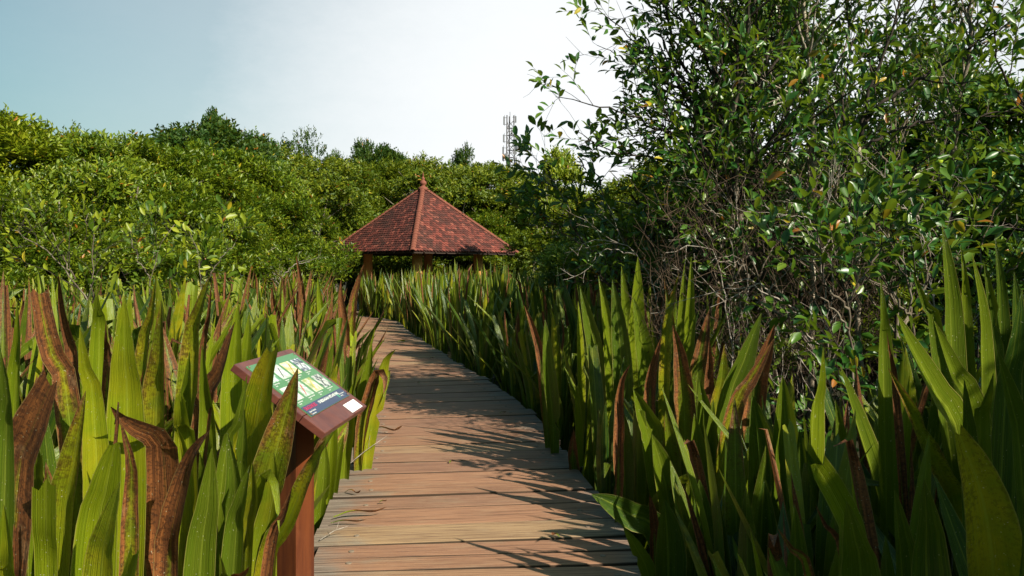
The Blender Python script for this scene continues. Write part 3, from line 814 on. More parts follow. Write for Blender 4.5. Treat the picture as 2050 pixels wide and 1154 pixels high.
hero_plant('plant with a long leaf leaning far right and a rusty leaf beside it',[
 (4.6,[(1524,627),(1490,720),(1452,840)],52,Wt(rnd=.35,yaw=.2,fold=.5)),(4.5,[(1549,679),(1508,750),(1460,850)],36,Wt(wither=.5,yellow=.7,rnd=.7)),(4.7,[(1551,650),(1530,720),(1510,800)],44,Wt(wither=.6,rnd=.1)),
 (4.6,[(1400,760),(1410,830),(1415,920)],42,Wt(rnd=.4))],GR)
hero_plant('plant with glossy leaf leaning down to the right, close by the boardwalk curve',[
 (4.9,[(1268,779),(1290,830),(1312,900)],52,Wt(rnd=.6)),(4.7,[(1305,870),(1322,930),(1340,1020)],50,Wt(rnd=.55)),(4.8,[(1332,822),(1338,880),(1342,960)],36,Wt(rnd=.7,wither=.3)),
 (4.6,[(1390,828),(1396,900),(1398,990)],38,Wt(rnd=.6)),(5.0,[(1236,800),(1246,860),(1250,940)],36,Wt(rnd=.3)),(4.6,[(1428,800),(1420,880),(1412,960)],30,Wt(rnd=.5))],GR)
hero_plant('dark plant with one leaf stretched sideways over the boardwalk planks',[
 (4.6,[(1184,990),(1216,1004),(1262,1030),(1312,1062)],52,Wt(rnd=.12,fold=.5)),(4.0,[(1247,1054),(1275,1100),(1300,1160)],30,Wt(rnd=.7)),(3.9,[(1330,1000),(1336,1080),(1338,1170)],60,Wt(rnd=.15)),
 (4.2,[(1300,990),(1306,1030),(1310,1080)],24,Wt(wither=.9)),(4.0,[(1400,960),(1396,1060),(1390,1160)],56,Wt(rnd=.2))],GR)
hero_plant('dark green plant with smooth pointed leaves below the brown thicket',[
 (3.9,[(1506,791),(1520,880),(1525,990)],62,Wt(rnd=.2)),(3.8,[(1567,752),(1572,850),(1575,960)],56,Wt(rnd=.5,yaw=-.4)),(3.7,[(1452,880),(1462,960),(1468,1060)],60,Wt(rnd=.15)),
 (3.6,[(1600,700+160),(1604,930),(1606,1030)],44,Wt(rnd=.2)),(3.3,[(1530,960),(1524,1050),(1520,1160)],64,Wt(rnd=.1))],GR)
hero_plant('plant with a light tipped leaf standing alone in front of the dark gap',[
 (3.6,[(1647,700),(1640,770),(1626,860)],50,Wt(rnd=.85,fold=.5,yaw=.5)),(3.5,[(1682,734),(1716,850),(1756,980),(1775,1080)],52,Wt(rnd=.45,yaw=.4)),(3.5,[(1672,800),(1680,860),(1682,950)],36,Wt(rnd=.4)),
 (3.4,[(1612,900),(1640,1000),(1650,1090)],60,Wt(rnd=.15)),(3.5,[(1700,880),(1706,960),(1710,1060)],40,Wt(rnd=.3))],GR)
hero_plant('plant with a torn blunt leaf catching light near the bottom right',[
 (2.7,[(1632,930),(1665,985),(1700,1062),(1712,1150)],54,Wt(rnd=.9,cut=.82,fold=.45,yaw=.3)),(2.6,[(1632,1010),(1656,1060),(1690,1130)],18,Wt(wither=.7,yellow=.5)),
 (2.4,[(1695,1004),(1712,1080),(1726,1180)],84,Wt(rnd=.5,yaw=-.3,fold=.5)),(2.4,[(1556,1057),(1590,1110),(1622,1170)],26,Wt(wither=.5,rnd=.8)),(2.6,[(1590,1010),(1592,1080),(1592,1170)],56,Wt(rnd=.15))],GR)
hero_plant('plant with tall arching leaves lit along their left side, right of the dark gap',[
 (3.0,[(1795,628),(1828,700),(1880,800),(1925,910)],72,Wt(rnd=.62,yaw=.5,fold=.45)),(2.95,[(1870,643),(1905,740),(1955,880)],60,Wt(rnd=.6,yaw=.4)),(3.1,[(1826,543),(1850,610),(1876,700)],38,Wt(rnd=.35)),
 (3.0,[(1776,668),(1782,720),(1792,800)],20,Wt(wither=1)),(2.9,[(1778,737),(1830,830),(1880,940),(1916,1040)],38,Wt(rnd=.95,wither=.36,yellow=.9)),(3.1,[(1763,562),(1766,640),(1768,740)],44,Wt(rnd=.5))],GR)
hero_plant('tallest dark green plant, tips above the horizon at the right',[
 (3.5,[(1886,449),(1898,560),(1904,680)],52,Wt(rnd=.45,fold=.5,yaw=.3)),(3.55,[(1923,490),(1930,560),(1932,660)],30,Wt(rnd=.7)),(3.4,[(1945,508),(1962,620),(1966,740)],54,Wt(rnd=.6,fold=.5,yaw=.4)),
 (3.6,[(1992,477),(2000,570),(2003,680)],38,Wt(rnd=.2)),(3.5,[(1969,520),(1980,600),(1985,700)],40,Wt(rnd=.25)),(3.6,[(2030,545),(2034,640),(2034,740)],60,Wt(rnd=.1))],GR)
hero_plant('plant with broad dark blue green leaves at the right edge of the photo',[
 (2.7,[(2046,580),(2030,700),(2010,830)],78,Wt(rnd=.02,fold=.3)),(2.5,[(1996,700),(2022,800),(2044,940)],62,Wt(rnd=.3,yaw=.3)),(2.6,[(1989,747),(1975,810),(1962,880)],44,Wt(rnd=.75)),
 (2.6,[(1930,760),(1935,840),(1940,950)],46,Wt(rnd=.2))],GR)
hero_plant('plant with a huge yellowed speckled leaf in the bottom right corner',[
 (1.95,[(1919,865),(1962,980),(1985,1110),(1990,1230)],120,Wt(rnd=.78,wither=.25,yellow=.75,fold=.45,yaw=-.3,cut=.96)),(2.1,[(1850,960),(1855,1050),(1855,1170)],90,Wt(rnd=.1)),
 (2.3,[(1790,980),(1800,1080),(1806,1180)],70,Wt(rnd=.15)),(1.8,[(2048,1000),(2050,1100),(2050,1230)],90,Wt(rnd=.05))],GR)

# ------------------------------------------------------------------ strap plants: the rest of the beds
def edge_y_left(px):   # distance where the thicket begins, by viewing direction
    return float(np.interp(px,[-400,0,120,240,350,450,540,620,690,760],[11.2,11.2,12.2,13.6,15.5,18.3,22,26.5,29,30]))
def edge_y_right(px):
    return float(np.interp(px,[900,1000,1060,1120,1200,1300,1420,1520,1620,1700,1800,1950,2200],[29.3,27,22,16,11,8.5,7.4,5.2,4.6,4.6,5.3,5.2,5.0]))
rng=random.Random(21)
spots=[]
y=2.1
while y<32:
    sp_=.36 if y<6 else (.42 if y<12 else .54)
    x=-.75*y-1.0
    while x<.72*y+1.0:
        X=x+rng.uniform(-.5,.5)*sp_; Y=y+rng.uniform(-.5,.5)*sp_
        x+=sp_
        px=CX+X/Y*F
        r=path_dist(X,Y)
        if abs(r)<1.01: continue
        if (Vector((X,Y,0))-GC).length<3.4: continue
        side='L' if r<0 else 'R'
        if px<-220 or px>2260: continue
        if side=='L' and (Y>edge_y_left(px) or px>800 and Y<26): continue
        if side=='L' and Y<2.3: continue
        if side=='R' and Y>edge_y_right(px): continue
        if side=='R' and Y<1.7: continue
        if math.hypot(X+1.045,Y-3.86)<.3: continue
        if min(math.hypot(X-a,Y-b) for a,b in HEROES)<.2: continue
        if side=='L' and 350<px<640 and Y<4.7 and Y>3.3 : 
            hs=.62
        elif side=='L' and Y<4.8 and rng.random()<(.95 if Y<3.6 else .4): continue
        elif side=='L' and Y<3.6: hs=rng.uniform(.52,.70)
        elif side=='L' and Y<5: hs=rng.uniform(.64,.82)
        elif side=='R' and Y<4.2: hs=rng.uniform(.50,.74)
        elif side=='R' and Y<6: hs=rng.uniform(.62,.86)
        elif side=='R' and abs(r)<1.5 and Y<13: hs=rng.uniform(.60,.84)
        else: hs=rng.uniform(.86,1.06)
        if side=='L' and abs(r)<1.35 and Y<26: hs*=.80
        if side=='R' and Y>14: hs*=1.04
        spots.append((Y,X,side,hs,r,px))
    y+=sp_
spots.sort()
def zone(Y,X,side,r,px):
    if side=='L':
        if Y<4.6: return ('low strap leaf plant filling the left foreground between taller speckled ones','strap leaf plants filling the left foreground')
        if abs(r)<1.8: return ('strap leaf plant in the front rank along the left edge of the boardwalk','strap leaf plants along the left boardwalk edge')
        if Y<9: return ('strap leaf plant with some brown leaves in the middle of the left bed','strap leaf plants in the middle of the left bed')
        return ('small looking strap leaf plant at the back of the left bed near the trees','strap leaf plants at the back of the left bed')
    if Y<4.8: return ('shaded dark strap leaf plant filling the right foreground among taller ones','strap leaf plants filling the right foreground')
    if abs(r)<1.8 and Y<16: return ('green strap leaf plant in the front rank along the right edge of the boardwalk','strap leaf plants along the right boardwalk edge')
    if Y<11: return ('green strap leaf plant in the middle of the right bed before the thicket','strap leaf plants in the middle of the right bed')
    return ('green strap leaf plant in the far bed between the boardwalk curve and the pavilion','strap leaf plants in the far bed')
N_IND=300-len(HEROES)
stuff=MB()
for i,(Y,X,side,hs,r,px) in enumerate(spots):
    v=rng.randrange(7); rz=rng.uniform(0,6.28); 
    sc=(hs*rng.uniform(.96,1.04)*rng.choice((1,1,1.06)),)*1
    wsc=rng.uniform(.9,1.15)*(1 if Y<14 else .9)
    lab,grp=zone(Y,X,side,r,px)
    if i<N_IND:
        if Y<8.6:
            e=empty('strap_leaf_plant',(X,Y,GZ),lab,'strap leaf plant',grp)
            for nm,me in (NVL if side=='L' else NVR)[v]:
                tp=me.vertices[-3].co; mp=me.vertices[len(me.vertices)//2].co; c_,s_=math.cos(rz)*wsc,math.sin(rz)*wsc
                if any(abs(path_dist(X+q_.x*c_-q_.y*s_,Y+q_.x*s_+q_.y*c_))<.80 for q_ in (tp,mp)): continue
                link(nm,me,e)
        else:
            e=link('strap_leaf_plant',(FLm if side=='L' else FRm)[v]); e.location=(X,Y,GZ); tag(e,lab,'strap leaf plant',grp)
        e.rotation_euler=(rng.gauss(0,.03),rng.gauss(0,.03),rz); e.scale=(wsc,wsc,sc[0])
    else:
        src=(FL if side=='L' else FR)[v]
        c,s_=math.cos(rz),math.sin(rz); R=np.array([[c,-s_,0],[s_,c,0],[0,0,1]])*1.0
        for Vv in (np.concatenate(src.v),):
            W_=(Vv*np.array([wsc,wsc,sc[0]]))@R.T+np.array([X,Y,GZ])
        b=stuff.n; stuff.v.append(W_.astype(np.float32)); stuff.f+= [tuple(k+b for k in f) for f in src.f]
        stuff.c.append(np.concatenate(src.c)); stuff.uv.append(np.concatenate(src.uv)); stuff.n+=len(W_)
if stuff.n:
    tag(stuff.build('distant_strap_plants',M['strap'],None,True),'dense far stand of strap leaf plants before the pavilion and the tree line','plant bed',kind='stuff')
print([o['label'] for o in bpy.data.objects if len(str(o.get('label','')).replace('-',' ').split())>16]);print('spots',len(spots),'far stuff',max(0,len(spots)-N_IND))

# ------------------------------------------------------------------ trees
def leaf_cloud(pos, dirs, nrm, ln, wd, rnd, gg, kind):
    """vectorised leaves. kind 'fine' -> 1 folded rhombus (2 quads share midrib => uses tris), 'big' -> 6-face oval"""
    n=len(pos)
    d=dirs/np.linalg.norm(dirs,axis=1)[:,None]
    s=np.cross(d,nrm); s/=np.linalg.norm(s,axis=1)[:,None]+1e-9
    u=np.cross(s,d)
    if kind=='fine':
        T=[(0,0,0),(.42,-.5,.10),(1,0,-.04),(.42,.5,.10)]; Q=np.array([(0,1,2,3)])
        Tt=[(0,1,2),(0,2,3)]; Q=np.array(Tt)
    else:
        T=[(0,0,0),(.12,0,-.01),(.45,0,-.02),(.8,0,-.05),(1,0,-.10),
           (.18,-.30,.05),(.48,-.5,.09),(.78,-.34,.04),(.18,.30,.05),(.48,.5,.09),(.78,.34,.04)]
        Q=np.array([(0,1,5),(1,2,6),(1,6,5),(2,3,7),(2,7,6),(3,4,7),(0,8,1),(1,8,9),(1,9,2),(2,9,10),(2,10,3),(3,10,4)])
    T=np.array(T); k=len(T)
    V=(pos[:,None,:]+d[:,None,:]*(T[None,:,0:1]*ln[:,None,None])+s[:,None,:]*(T[None,:,1:2]*wd[:,None,None])+u[:,None,:]*(T[None,:,2:3]*ln[:,None,None])).reshape(-1,3)
    Fq=(Q[None]+np.arange(n)[:,None,None]*k).reshape(-1,3)
    C=np.zeros((n*k,4)); C[:,0]=np.repeat(rnd,k); C[:,1]=np.repeat(gg,k); C[:,3]=1
    return V,Fq,C

def crown(seed, R, H, z0, leaf, ntw, lobes=16, per=9, dome=1.0, aspect=.42, kind='fine', inner=.25, sub=6):
    """crown mesh data: twigs on the surfaces of lobes, leaves set alternately along each twig"""
    r=np.random.default_rng(seed)
    L=[]
    for i in range(lobes):
        h=(i+.5)/lobes; a=i*2.4+r.uniform(-.4,.4)
        prof=math.sqrt(max(.05,1-(h**2.2)*dome))
        rr=R*prof*r.uniform(.42,.86)*(0 if h>.93 else 1)
        cz=z0+(H-z0)*(.12+.76*h)
        lr=R*r.uniform(.30,.46)*(1 if h<.85 else .85)
        L.append((math.cos(a)*rr,math.sin(a)*rr,cz,lr,lr*r.uniform(.7,.95)))
    M0=list(L); L=[]
    for (mx_,my_,mz_,mr,mh) in M0:
        for q in range(sub):
            cz_=r.uniform(-.25,1); an=r.uniform(0,2*np.pi); sr_=math.sqrt(1-cz_**2); sr2=mr*r.uniform(.28,.46)
            L.append((mx_+math.cos(an)*sr_*mr*.8,my_+math.sin(an)*sr_*mr*.8,mz_+cz_*mh*.8,sr2,sr2*.8))
    L=np.array(L)
    idx=r.integers(0,len(L),ntw)
    th=r.uniform(0,2*np.pi,ntw); cz=r.uniform(-.3,1,ntw)
    sr=np.sqrt(1-cz**2); D=np.stack([sr*np.cos(th),sr*np.sin(th),cz],1)
    depth=np.where(r.random(ntw)<inner,r.uniform(.35,.85,ntw),r.uniform(.86,1.08,ntw))
    c=L[idx]
    P=c[:,:3]+D*np.stack([c[:,3],c[:,3],c[:,4]],1)*depth[:,None]
    P[:,2]=np.maximum(P[:,2],.25)
    tw=D*.7+np.stack([np.zeros(ntw),np.zeros(ntw),np.full(ntw,.55)],1)+r.normal(0,.35,(ntw,3)); tw/=np.linalg.norm(tw,axis=1)[:,None]
    tl=leaf*r.uniform(2.0,3.6,ntw)
    trnd=r.random(ntw)
    j=np.arange(per)/per
    pos=(P[:,None,:]+tw[:,None,:]*(tl[:,None,None]*j[None,:,None])).reshape(-1,3)
    n=len(pos)
    td=np.repeat(tw,per,0); side=np.cross(td,r.normal(0,1,(n,3))); side/=np.linalg.norm(side,axis=1)[:,None]+1e-9
    dirs=td*.65+side*.8+np.array([0,0,.1])
    nr=np.array([0.38,-.42,.72])+r.normal(0,.40,(n,3))
    ln=leaf*r.uniform(.65,1.25,n); wd=ln*aspect*r.uniform(.8,1.2,n)
    rnd=np.clip(np.repeat(trnd,per)*.6+r.random(n)*.4,0,1); gg=r.random(n)
    return leaf_cloud(pos,dirs,nr,ln,wd,rnd,gg,kind)
def bush_trunk(seed,R,H,z0):
    rr=random.Random(seed); mb=MB()
    for i in range(5):
        a=rr.uniform(0,6.28); b=rr.uniform(.0,.12)
        base=Vector((math.cos(a)*b*R,math.sin(a)*b*R,-.3)); top=Vector((math.cos(a)*R*rr.uniform(.25,.6),math.sin(a)*R*rr.uniform(.25,.6),H*rr.uniform(.6,.9)))
        m=base.lerp(top,.5)+Vector((rr.uniform(-.2,.2),rr.uniform(-.2,.2),.2))
        pts,_=smooth_path([base,m,top],9); r0=.03+.012*H
        mb.tube(pts,r0,.012,n=6)
        for k in range(5):
            p=Vector(pts[rr.randrange(2,8)]); q=p+Vector((rr.uniform(-1,1)*R*.5,rr.uniform(-1,1)*R*.5,rr.uniform(.1,.5)*R)); mb.tube([p,p.lerp(q,.5)+Vector((0,0,.06)),q],r0*.4,.008,n=5)
    return mb
TV={}
def tree_variant(key, seed, R, H, z0, leaf, ntw, mat, bark='bark', **kw):
    V,Q,C=crown(seed,R,H,z0,leaf,ntw,**kw)
    HT=float(np.percentile(V[:,2],99.7))
    TV[key]=(np_mesh('crown',V,Q,C,M[mat]),bush_trunk(seed,R,H,z0).mesh('trunk',M[bark],True),HT,R)
for i in range(4): tree_variant('near%d'%i,40+i,1.75,4.4,.25,.098,5200,'leaf_bush',lobes=14,per=9,aspect=.38)
for i in range(2): tree_variant('yel%d'%i,50+i,1.9,4.4,.3,.105,4600,'leaf_yellow',lobes=14,per=9,aspect=.36)
for i in range(3): tree_variant('mid%d'%i,60+i,2.6,6.5,.6,.14,3600,'leaf_far',lobes=15,per=9,aspect=.42)
for i in range(2): tree_variant('dark%d'%i,70+i,2.8,7.5,1.0,.17,2700,'leaf_dark',lobes=13,per=8,aspect=.5)
tree_variant('round',80,2.6,8.0,4.4,.20,1800,'leaf_dark',lobes=7,per=8,aspect=.55)
tree_variant('lacy',81,3.0,8.0,4.0,.14,1150,'leaf_dark',lobes=8,per=8,aspect=.45,inner=.1)
tree_variant('pale',82,2.4,6.2,2.8,.15,1500,'leaf_yellow',lobes=8,per=8,aspect=.6)
tree_variant('tall0',83,1.9,6.0,1.0,.115,2600,'leaf_near','bark',lobes=12,per=8,aspect=.42)
tree_variant('tall1',84,1.9,6.0,1.4,.115,2300,'leaf_near','bark',lobes=11,per=8,aspect=.42)
def put_tree(name,key,px,ytop,d,rs=1.0,label='',group=None,rz=None,cat='tree',X=None,Htot=None):
    cm,tm,H,R=TV[key]
    x=(px-CX)*d/F if X is None else X
    h=(EYE+(HY-ytop)*d/F-GZ) if Htot is None else Htot
    e=empty(name,(x,d,GZ),label,cat,group)
    sz=h/H*.975; e.scale=(rs,rs,sz); e.rotation_euler=(0,0,rz if rz is not None else random.uniform(0,6.28))
    link('crown',cm,e); link('trunk',tm,e)
    return e
G1='bushy trees along the left edge of the bed'; 
# (key, px, ytop, d, rs, label)
front=[('yel0',-120,235,13.2,1.15,'yellow green bushy tree cut off by the left edge of the photo'),
('yel1',45,226,13.8,1.2,'yellow green bushy tree with the leftmost rounded top on the skyline'),
('near0',175,262,14.2,1.05,'bright green bushy tree second from the left, in front of darker sprigs'),
('near1',290,275,15.6,1.1,'green bushy tree with pale upright twigs, below the tall dark tree'),
('near2',380,285,17.4,1.25,'mid green bushy tree directly below the highest crown on the left skyline'),
('near3',480,300,19.6,1.3,'green bushy tree left of the dark gap under the branches'),
('near0',545,325,25,1.0,'green bushy tree overhanging the dark gap with bare twigs'),
('near1',590,335,33.5,1.1,'light green bushy tree touching the left corner of the pavilion roof'),
('near2',40,380,12.2,.85,'low dark green bush beneath the yellow green tree on the far left'),
('near3',230,410,13.3,.8,'low glossy green bush behind the pale sapling on the left'),
('near1',420,400,16.8,.85,'low green bush standing just behind the left bed centre'),
('near3',110,330,13.0,.9,'round green bush between the two leftmost tall bushy trees'),
('near2',330,350,15.0,.9,'green bush with dense small leaves below the skyline hump'),
('near0',515,390,19.2,.95,'low rounded bush with its skirt over the shady gap')]
for k,px,yt,d,rs,lab in front: put_tree('bushy_tree',k,px,yt,d,rs,lab,G1)
back=[('mid0',160,258,22,.8,'tree with dark feathery sprigs showing above the left bushes'),
('dark0',345,256,27,1.05,'dark tree forming the left shoulder of the tallest group'),
('dark1',430,240,29,1.0,'broad dark tree in the tallest group on the left skyline'),
('round',437,217,30,.42,'narrow dark treetop poking highest above the left skyline'),
('dark0',500,258,31,.95,'dark tree forming the right shoulder of the tallest group'),
('lacy',590,254,40,.9,'lacy tree with a see through domed crown right of the tallest group'),
('lacy',678,294,58,.6,'pale distant lacy tree just right of the domed one'),
('mid1',600,300,34,1.5,'olive tree below the lacy domed crown'),
('mid2',680,312,40,1.3,'broad yellowish tree rising behind the left slope of the pavilion roof'),
('round',738,274,62,.72,'dark round topped tree, left and higher of the pair above the pavilion'),
('round',784,288,60,.85,'dark round topped tree, right and lower of the pair above the pavilion'),
('mid0',840,312,46,1.2,'tree with a small tuft on top directly above the roof finial'),
('mid1',900,320,40,1.5,'broad olive tree right above the pavilion roof'),
('dark1',930,288,58,.68,'small dark tree standing clear on the skyline right of the finial'),
('mid2',985,322,42,1.5,'green tree between the small dark tree and the telecom mast'),
('mid0',770,318,43,1.4,'broad tree close behind the pavilion apex on the left'),
('mid1',1050,352,40,1.4,'green tree at the foot of the telecom mast'),
('pale',1115,290,27,.62,'light green layered tree right of the telecom mast'),
('mid2',1215,375,31,.8,'yellowish low tree behind the light green layered one'),
('mid0',1260,360,24,1.1,'tree showing under the arching dark branches on the right'),
('near0',1160,420,31,1.0,'dense bush right of the pavilion roof corner'),
('near1',1240,430,20,.95,'shady bush under the fruit bearing shrub'),
('near2',970,420,38,1.4,'bush seen behind the right slope of the pavilion roof'),
('near3',735,420,38,1.4,'bush seen behind the left slope of the pavilion roof'),
('near0',850,440,39,1.8,'bush filling the view between the pavilion columns'),
('mid1',1360,310,19,1.0,'dark green tree deep behind the double trunked tree'),
('mid2',1480,330,17,1.0,'tree in shade behind the pale trunked tree'),
('mid0',1600,310,18,1.1,'leafy tree behind the thicket, right of the pale trunk'),
('mid1',1730,300,17,1.1,'leafy tree behind the leaning dark limb'),
('dark0',1870,290,18,1.0,'dark tree behind the second green fruit'),
('mid2',1990,270,18,1.1,'green tree behind the right end of the thicket'),
('dark1',2090,235,17,.9,'dark tree cut off by the right edge of the photo'),
('near2',1230,430,14,1.0,'shaded bush left of the thicket behind the tall pointed leaves'),
('near3',1330,400,12.5,1.0,'shaded bush behind the white dead twigs'),
('near0',1460,420,11.5,1.0,'dark bush inside the thicket, left of the pale trunk'),
('near1',1600,400,11,1.0,'dark bush inside the thicket, right behind the pale trunk'),
('near2',1740,380,10.5,1.0,'dark bush inside the thicket behind large glossy leaves'),
('near3',1890,370,10.5,1.0,'bush with sunlit leaves behind the tallest strap leaf plant'),
('near0',2040,350,10,1.0,'bush at the right edge behind the blue green strap leaves')]
back+=[('tall1',1560,-40,10.6,.72,'finely leaved tree reaching past the top of the photo beside the pale trunk'),
('tall1',1860,80,10.2,.75,'finely leaved tree with a dense crown behind the thin grey tree'),
('tall0',1960,150,9.6,.8,'finely leaved tree filling the right side behind the bright shrub')]
for k,px,yt,d,rs,lab in back: put_tree('bushy_tree' if k.startswith('near') else 'tree',k,px,yt,d,rs,lab,'trees behind the beds')
# trees that stand to the right of the photo and shade the right-hand bed
for k,x,yy,h in (('near0',4.5,.0,4.35),('near1',5.2,.7,4.5),('near2',6.0,1.6,4.6),('near3',3.8,-.6,4.5),('mid0',7.4,2.6,4.8),('near2',6.4,-1.2,5.2)):
    put_tree('bushy_tree',k,0,0,yy,1.0,'bushy tree standing to the right of the photo, shading the right bed','shading trees outside the photo',X=x,Htot=h)

# detailed near trees --------------------------------------------------------
class Grower:
    def __init__(s, seed): s.r=random.Random(seed); s.wood=MB(); s.twig=MB(); s.pos=[];s.dir=[];s.len=[];s.rnd=[]
    def perp(s,t):
        v=Vector((s.r.gauss(0,1),s.r.gauss(0,1),s.r.gauss(0,1))); v=v-t*v.dot(t); return v.normalized()
    def stem(s, P, r0, r1, lv, cfg):
        n=max(6,int(4+len(P)*4)); pts,L=smooth_path(P,n); pts=[Vector(p) for p in pts]
        amp=.004+.008*min(1,L)
        for i in range(1,n): pts[i]+=Vector((s.r.gauss(0,amp),s.r.gauss(0,amp),s.r.gauss(0,amp)))
        (s.wood if lv==0 else s.twig).tube(pts,r0,r1,n=7 if lv==0 else (5 if lv==1 else 3),C=(s.r.random(),0,0,0),cap=lv<2)
        s.branch(pts,L,r0,r1,lv,cfg)
    def branch(s, pts, L, r0, r1, lv, cfg):
        nb,start,ln,ang=cfg['lv'][lv]
        k=len(pts)
        cnt=int(round(nb*L*s.r.uniform(.8,1.2))) if nb>0 else 0
        for i in range(cnt):
            f=start+(1-start)*s.r.random()**.8; x=f*(k-1); j=min(k-2,int(x)); p=pts[j].lerp(pts[j+1],x-j)
            t=(pts[j+1]-pts[j]).normalized(); a=DEG(s.r.uniform(*ang)); d=(t*math.cos(a)+s.perp(t)*math.sin(a)).normalized()
            d=(d+Vector(cfg.get('bias',(0,0,.25)))*(.8 if lv<1 else .5)).normalized()
            l=s.r.uniform(*ln)*(1.15-.5*f); r=r0+(r1-r0)*f
            s.grow(p,d,l,max(.0022,min(r*.62,.006+.012*l)),lv+1,cfg)
        if lv>=cfg['leaf_lv']:
            if s.r.random()<cfg['bare']: return
            m=max(2,int(L/cfg['gap']))
            for i in range(m):
                f=(.25+.75*(i+.5)/m); x=f*(k-1); j=min(k-2,int(x)); p=pts[j].lerp(pts[j+1],x-j); t=(pts[j+1]-pts[j]).normalized()
                d=t*.6+s.perp(t)*.8+Vector((0,0,.08)); s.pos.append(tuple(p)); s.dir.append(tuple(d)); s.len.append(cfg['leaf']*s.r.uniform(.65,1.15)); s.rnd.append(s.r.random())
            s.pos.append(tuple(pts[-1])); s.dir.append(tuple((pts[-1]-pts[-2]).normalized())); s.len.append(cfg['leaf']*s.r.uniform(.7,1.1)); s.rnd.append(s.r.random())
    def grow(s, p, d, l, r, lv, cfg):
        n=5 if lv<3 else 4; pts=[p]; dd=d.copy(); st=l/(n-1)
        for i in range(n-1):
            dd=(dd+Vector((s.r.gauss(0,.16),s.r.gauss(0,.16),s.r.gauss(.03,.14)))).normalized(); pts.append(pts[-1]+dd*st)
        (s.twig).tube(pts,r,max(.0012,r*.35),n=5 if lv==1 else 3,C=(s.r.random(),0,0,0),cap=False)
        s.branch(pts,l,r,r*.35,lv,cfg)
    def finish(s, name, base, label, cat, bark, twigmat, leafmat='leaf_near', aspect=.42, group=None, cname='crown'):
        e=empty(name,base,label,cat,group); off=-Vector(base)
        def sh(mb):
            mb.v=[v+np.array(off,dtype=np.float32) for v in mb.v]; return mb
        if s.wood.n: sh(s.wood).build('trunk',M[bark],e,True)
        if s.twig.n: sh(s.twig).build('branches',M[twigmat],e,True)
        if s.pos:
            r=np.random.default_rng(5); n=len(s.pos)
            ln=np.array(s.len); 
            V,Q,C=leaf_cloud(np.array(s.pos)+np.array(off),np.array(s.dir),np.array([.15,-.2,.75])+r.normal(0,.45,(n,3)),ln,ln*aspect*r.uniform(.85,1.2,n),np.array(s.rnd),r.random(n),'big')
            link(cname,np_mesh(cname,V,Q,C,M[leafmat],True),e)
        return e
def tree_cfg(**k):
    c=dict(lv=[(6.2,.2,(.7,1.5),(25,65)),(6.4,.2,(.3,.75),(30,65)),(6.5,.2,(.12,.32),(30,60)),(0,0,(0,0),(0,0))],leaf_lv=2,bare=.30,gap=.066,leaf=.105); c.update(k); return c
def px_path(l,d,dd=0.0): return [at(x,y,d+dd*i) for i,(x,y) in enumerate(l)]
def near_tree(seed,d,stems,label,cfg,bark='pale_bark',twig='bark',name='tree',leafmat='leaf_near',group='thin trees in the thicket',cat='tree'):
    g=Grower(seed)
    base=None
    for st in stems:
        l,r0,r1,lv=st[:4]; dd=st[4] if len(st)>4 else 0
        P=px_path(l,d+(st[5] if len(st)>5 else 0),dd)
        if base is None:
            base=Vector((P[0].x,P[0].y,GZ)); 
            if P[0].z>GZ: P=[base]+P
        g.stem(P,r0,r1,lv,cfg)
    return g.finish(name,base,label,cat,bark,twig,leafmat,group=group)
near_tree(1,7.4,[([(1622,900),(1628,400),(1624,200),(1612,0),(1600,-160)],.032,.016,0),([(1626,300),(1560,200),(1520,60),(1500,-60)],.014,.005,1,.08),([(1622,240),(1680,120),(1720,0),(1740,-80)],.013,.005,1,.05),
  ([(1628,380),(1560,330),(1500,270),(1440,240)],.010,.004,1,-.1)],
  'slender tree with a straight pale trunk in the middle of the thicket',tree_cfg(),twig='pale_twig')
near_tree(2,7.5,[([(1445,900),(1428,480),(1425,330),(1415,255),(1440,160),(1405,30),(1385,-100)],.045,.018,0),
  ([(1425,330),(1400,200),(1350,90),(1320,-40)],.02,.007,1,.05),
  ([(1420,300),(1330,262),(1230,222),(1112,192)],.016,.003,1,-.1),([(1420,270),(1330,130),(1245,62),(1192,5)],.015,.003,1,-.05),
  ([(1428,360),(1320,318),(1220,300),(1155,262)],.013,.003,1,-.12),([(1415,240),(1330,190),(1250,120),(1195,90)],.012,.003,1)],
  'leaning dark trunked tree whose branches arch out to the left against the sky',tree_cfg(bare=.35,bias=(-.25,0,.15)),bark='bark',twig='dark_bark')
near_tree(3,7.2,[([(1500,900),(1482,450),(1476,330),(1462,250),(1492,120),(1505,-80)],.045,.018,0),([(1470,280),(1430,180),(1450,60),(1440,-60)],.018,.006,1),
  ([(1478,200),(1560,120),(1600,20),(1620,-60)],.016,.006,1)],
  'dark trunked tree forking just right of the leaning one',tree_cfg(bare=.25),bark='bark',twig='dark_bark')
near_tree(4,7.0,[([(1728,900),(1716,560),(1722,400),(1715,280)],.030,.024,0),([(1715,285),(1745,225),(1830,165),(1920,110),(2030,40)],.022,.006,1,-.02),
  ([(1715,285),(1755,150),(1800,10),(1812,-100)],.018,.007,1),([(1716,300),(1790,262),(1880,240),(1990,225),(2090,200)],.016,.004,1),([(1716,330),(1690,220),(1700,90),(1690,-40)],.014,.005,1,.1)],
  'tree whose thick dark limb slants up to the right edge of the photo',tree_cfg(lv=[(2.0,.4,(.6,1.1),(30,70)),(5.0,.2,(.3,.75),(30,65)),(6.5,.2,(.12,.32),(30,60)),(0,0,(0,0),(0,0))],bare=.2,bias=(.1,0,.2)),bark='pale_bark',twig='dark_bark')
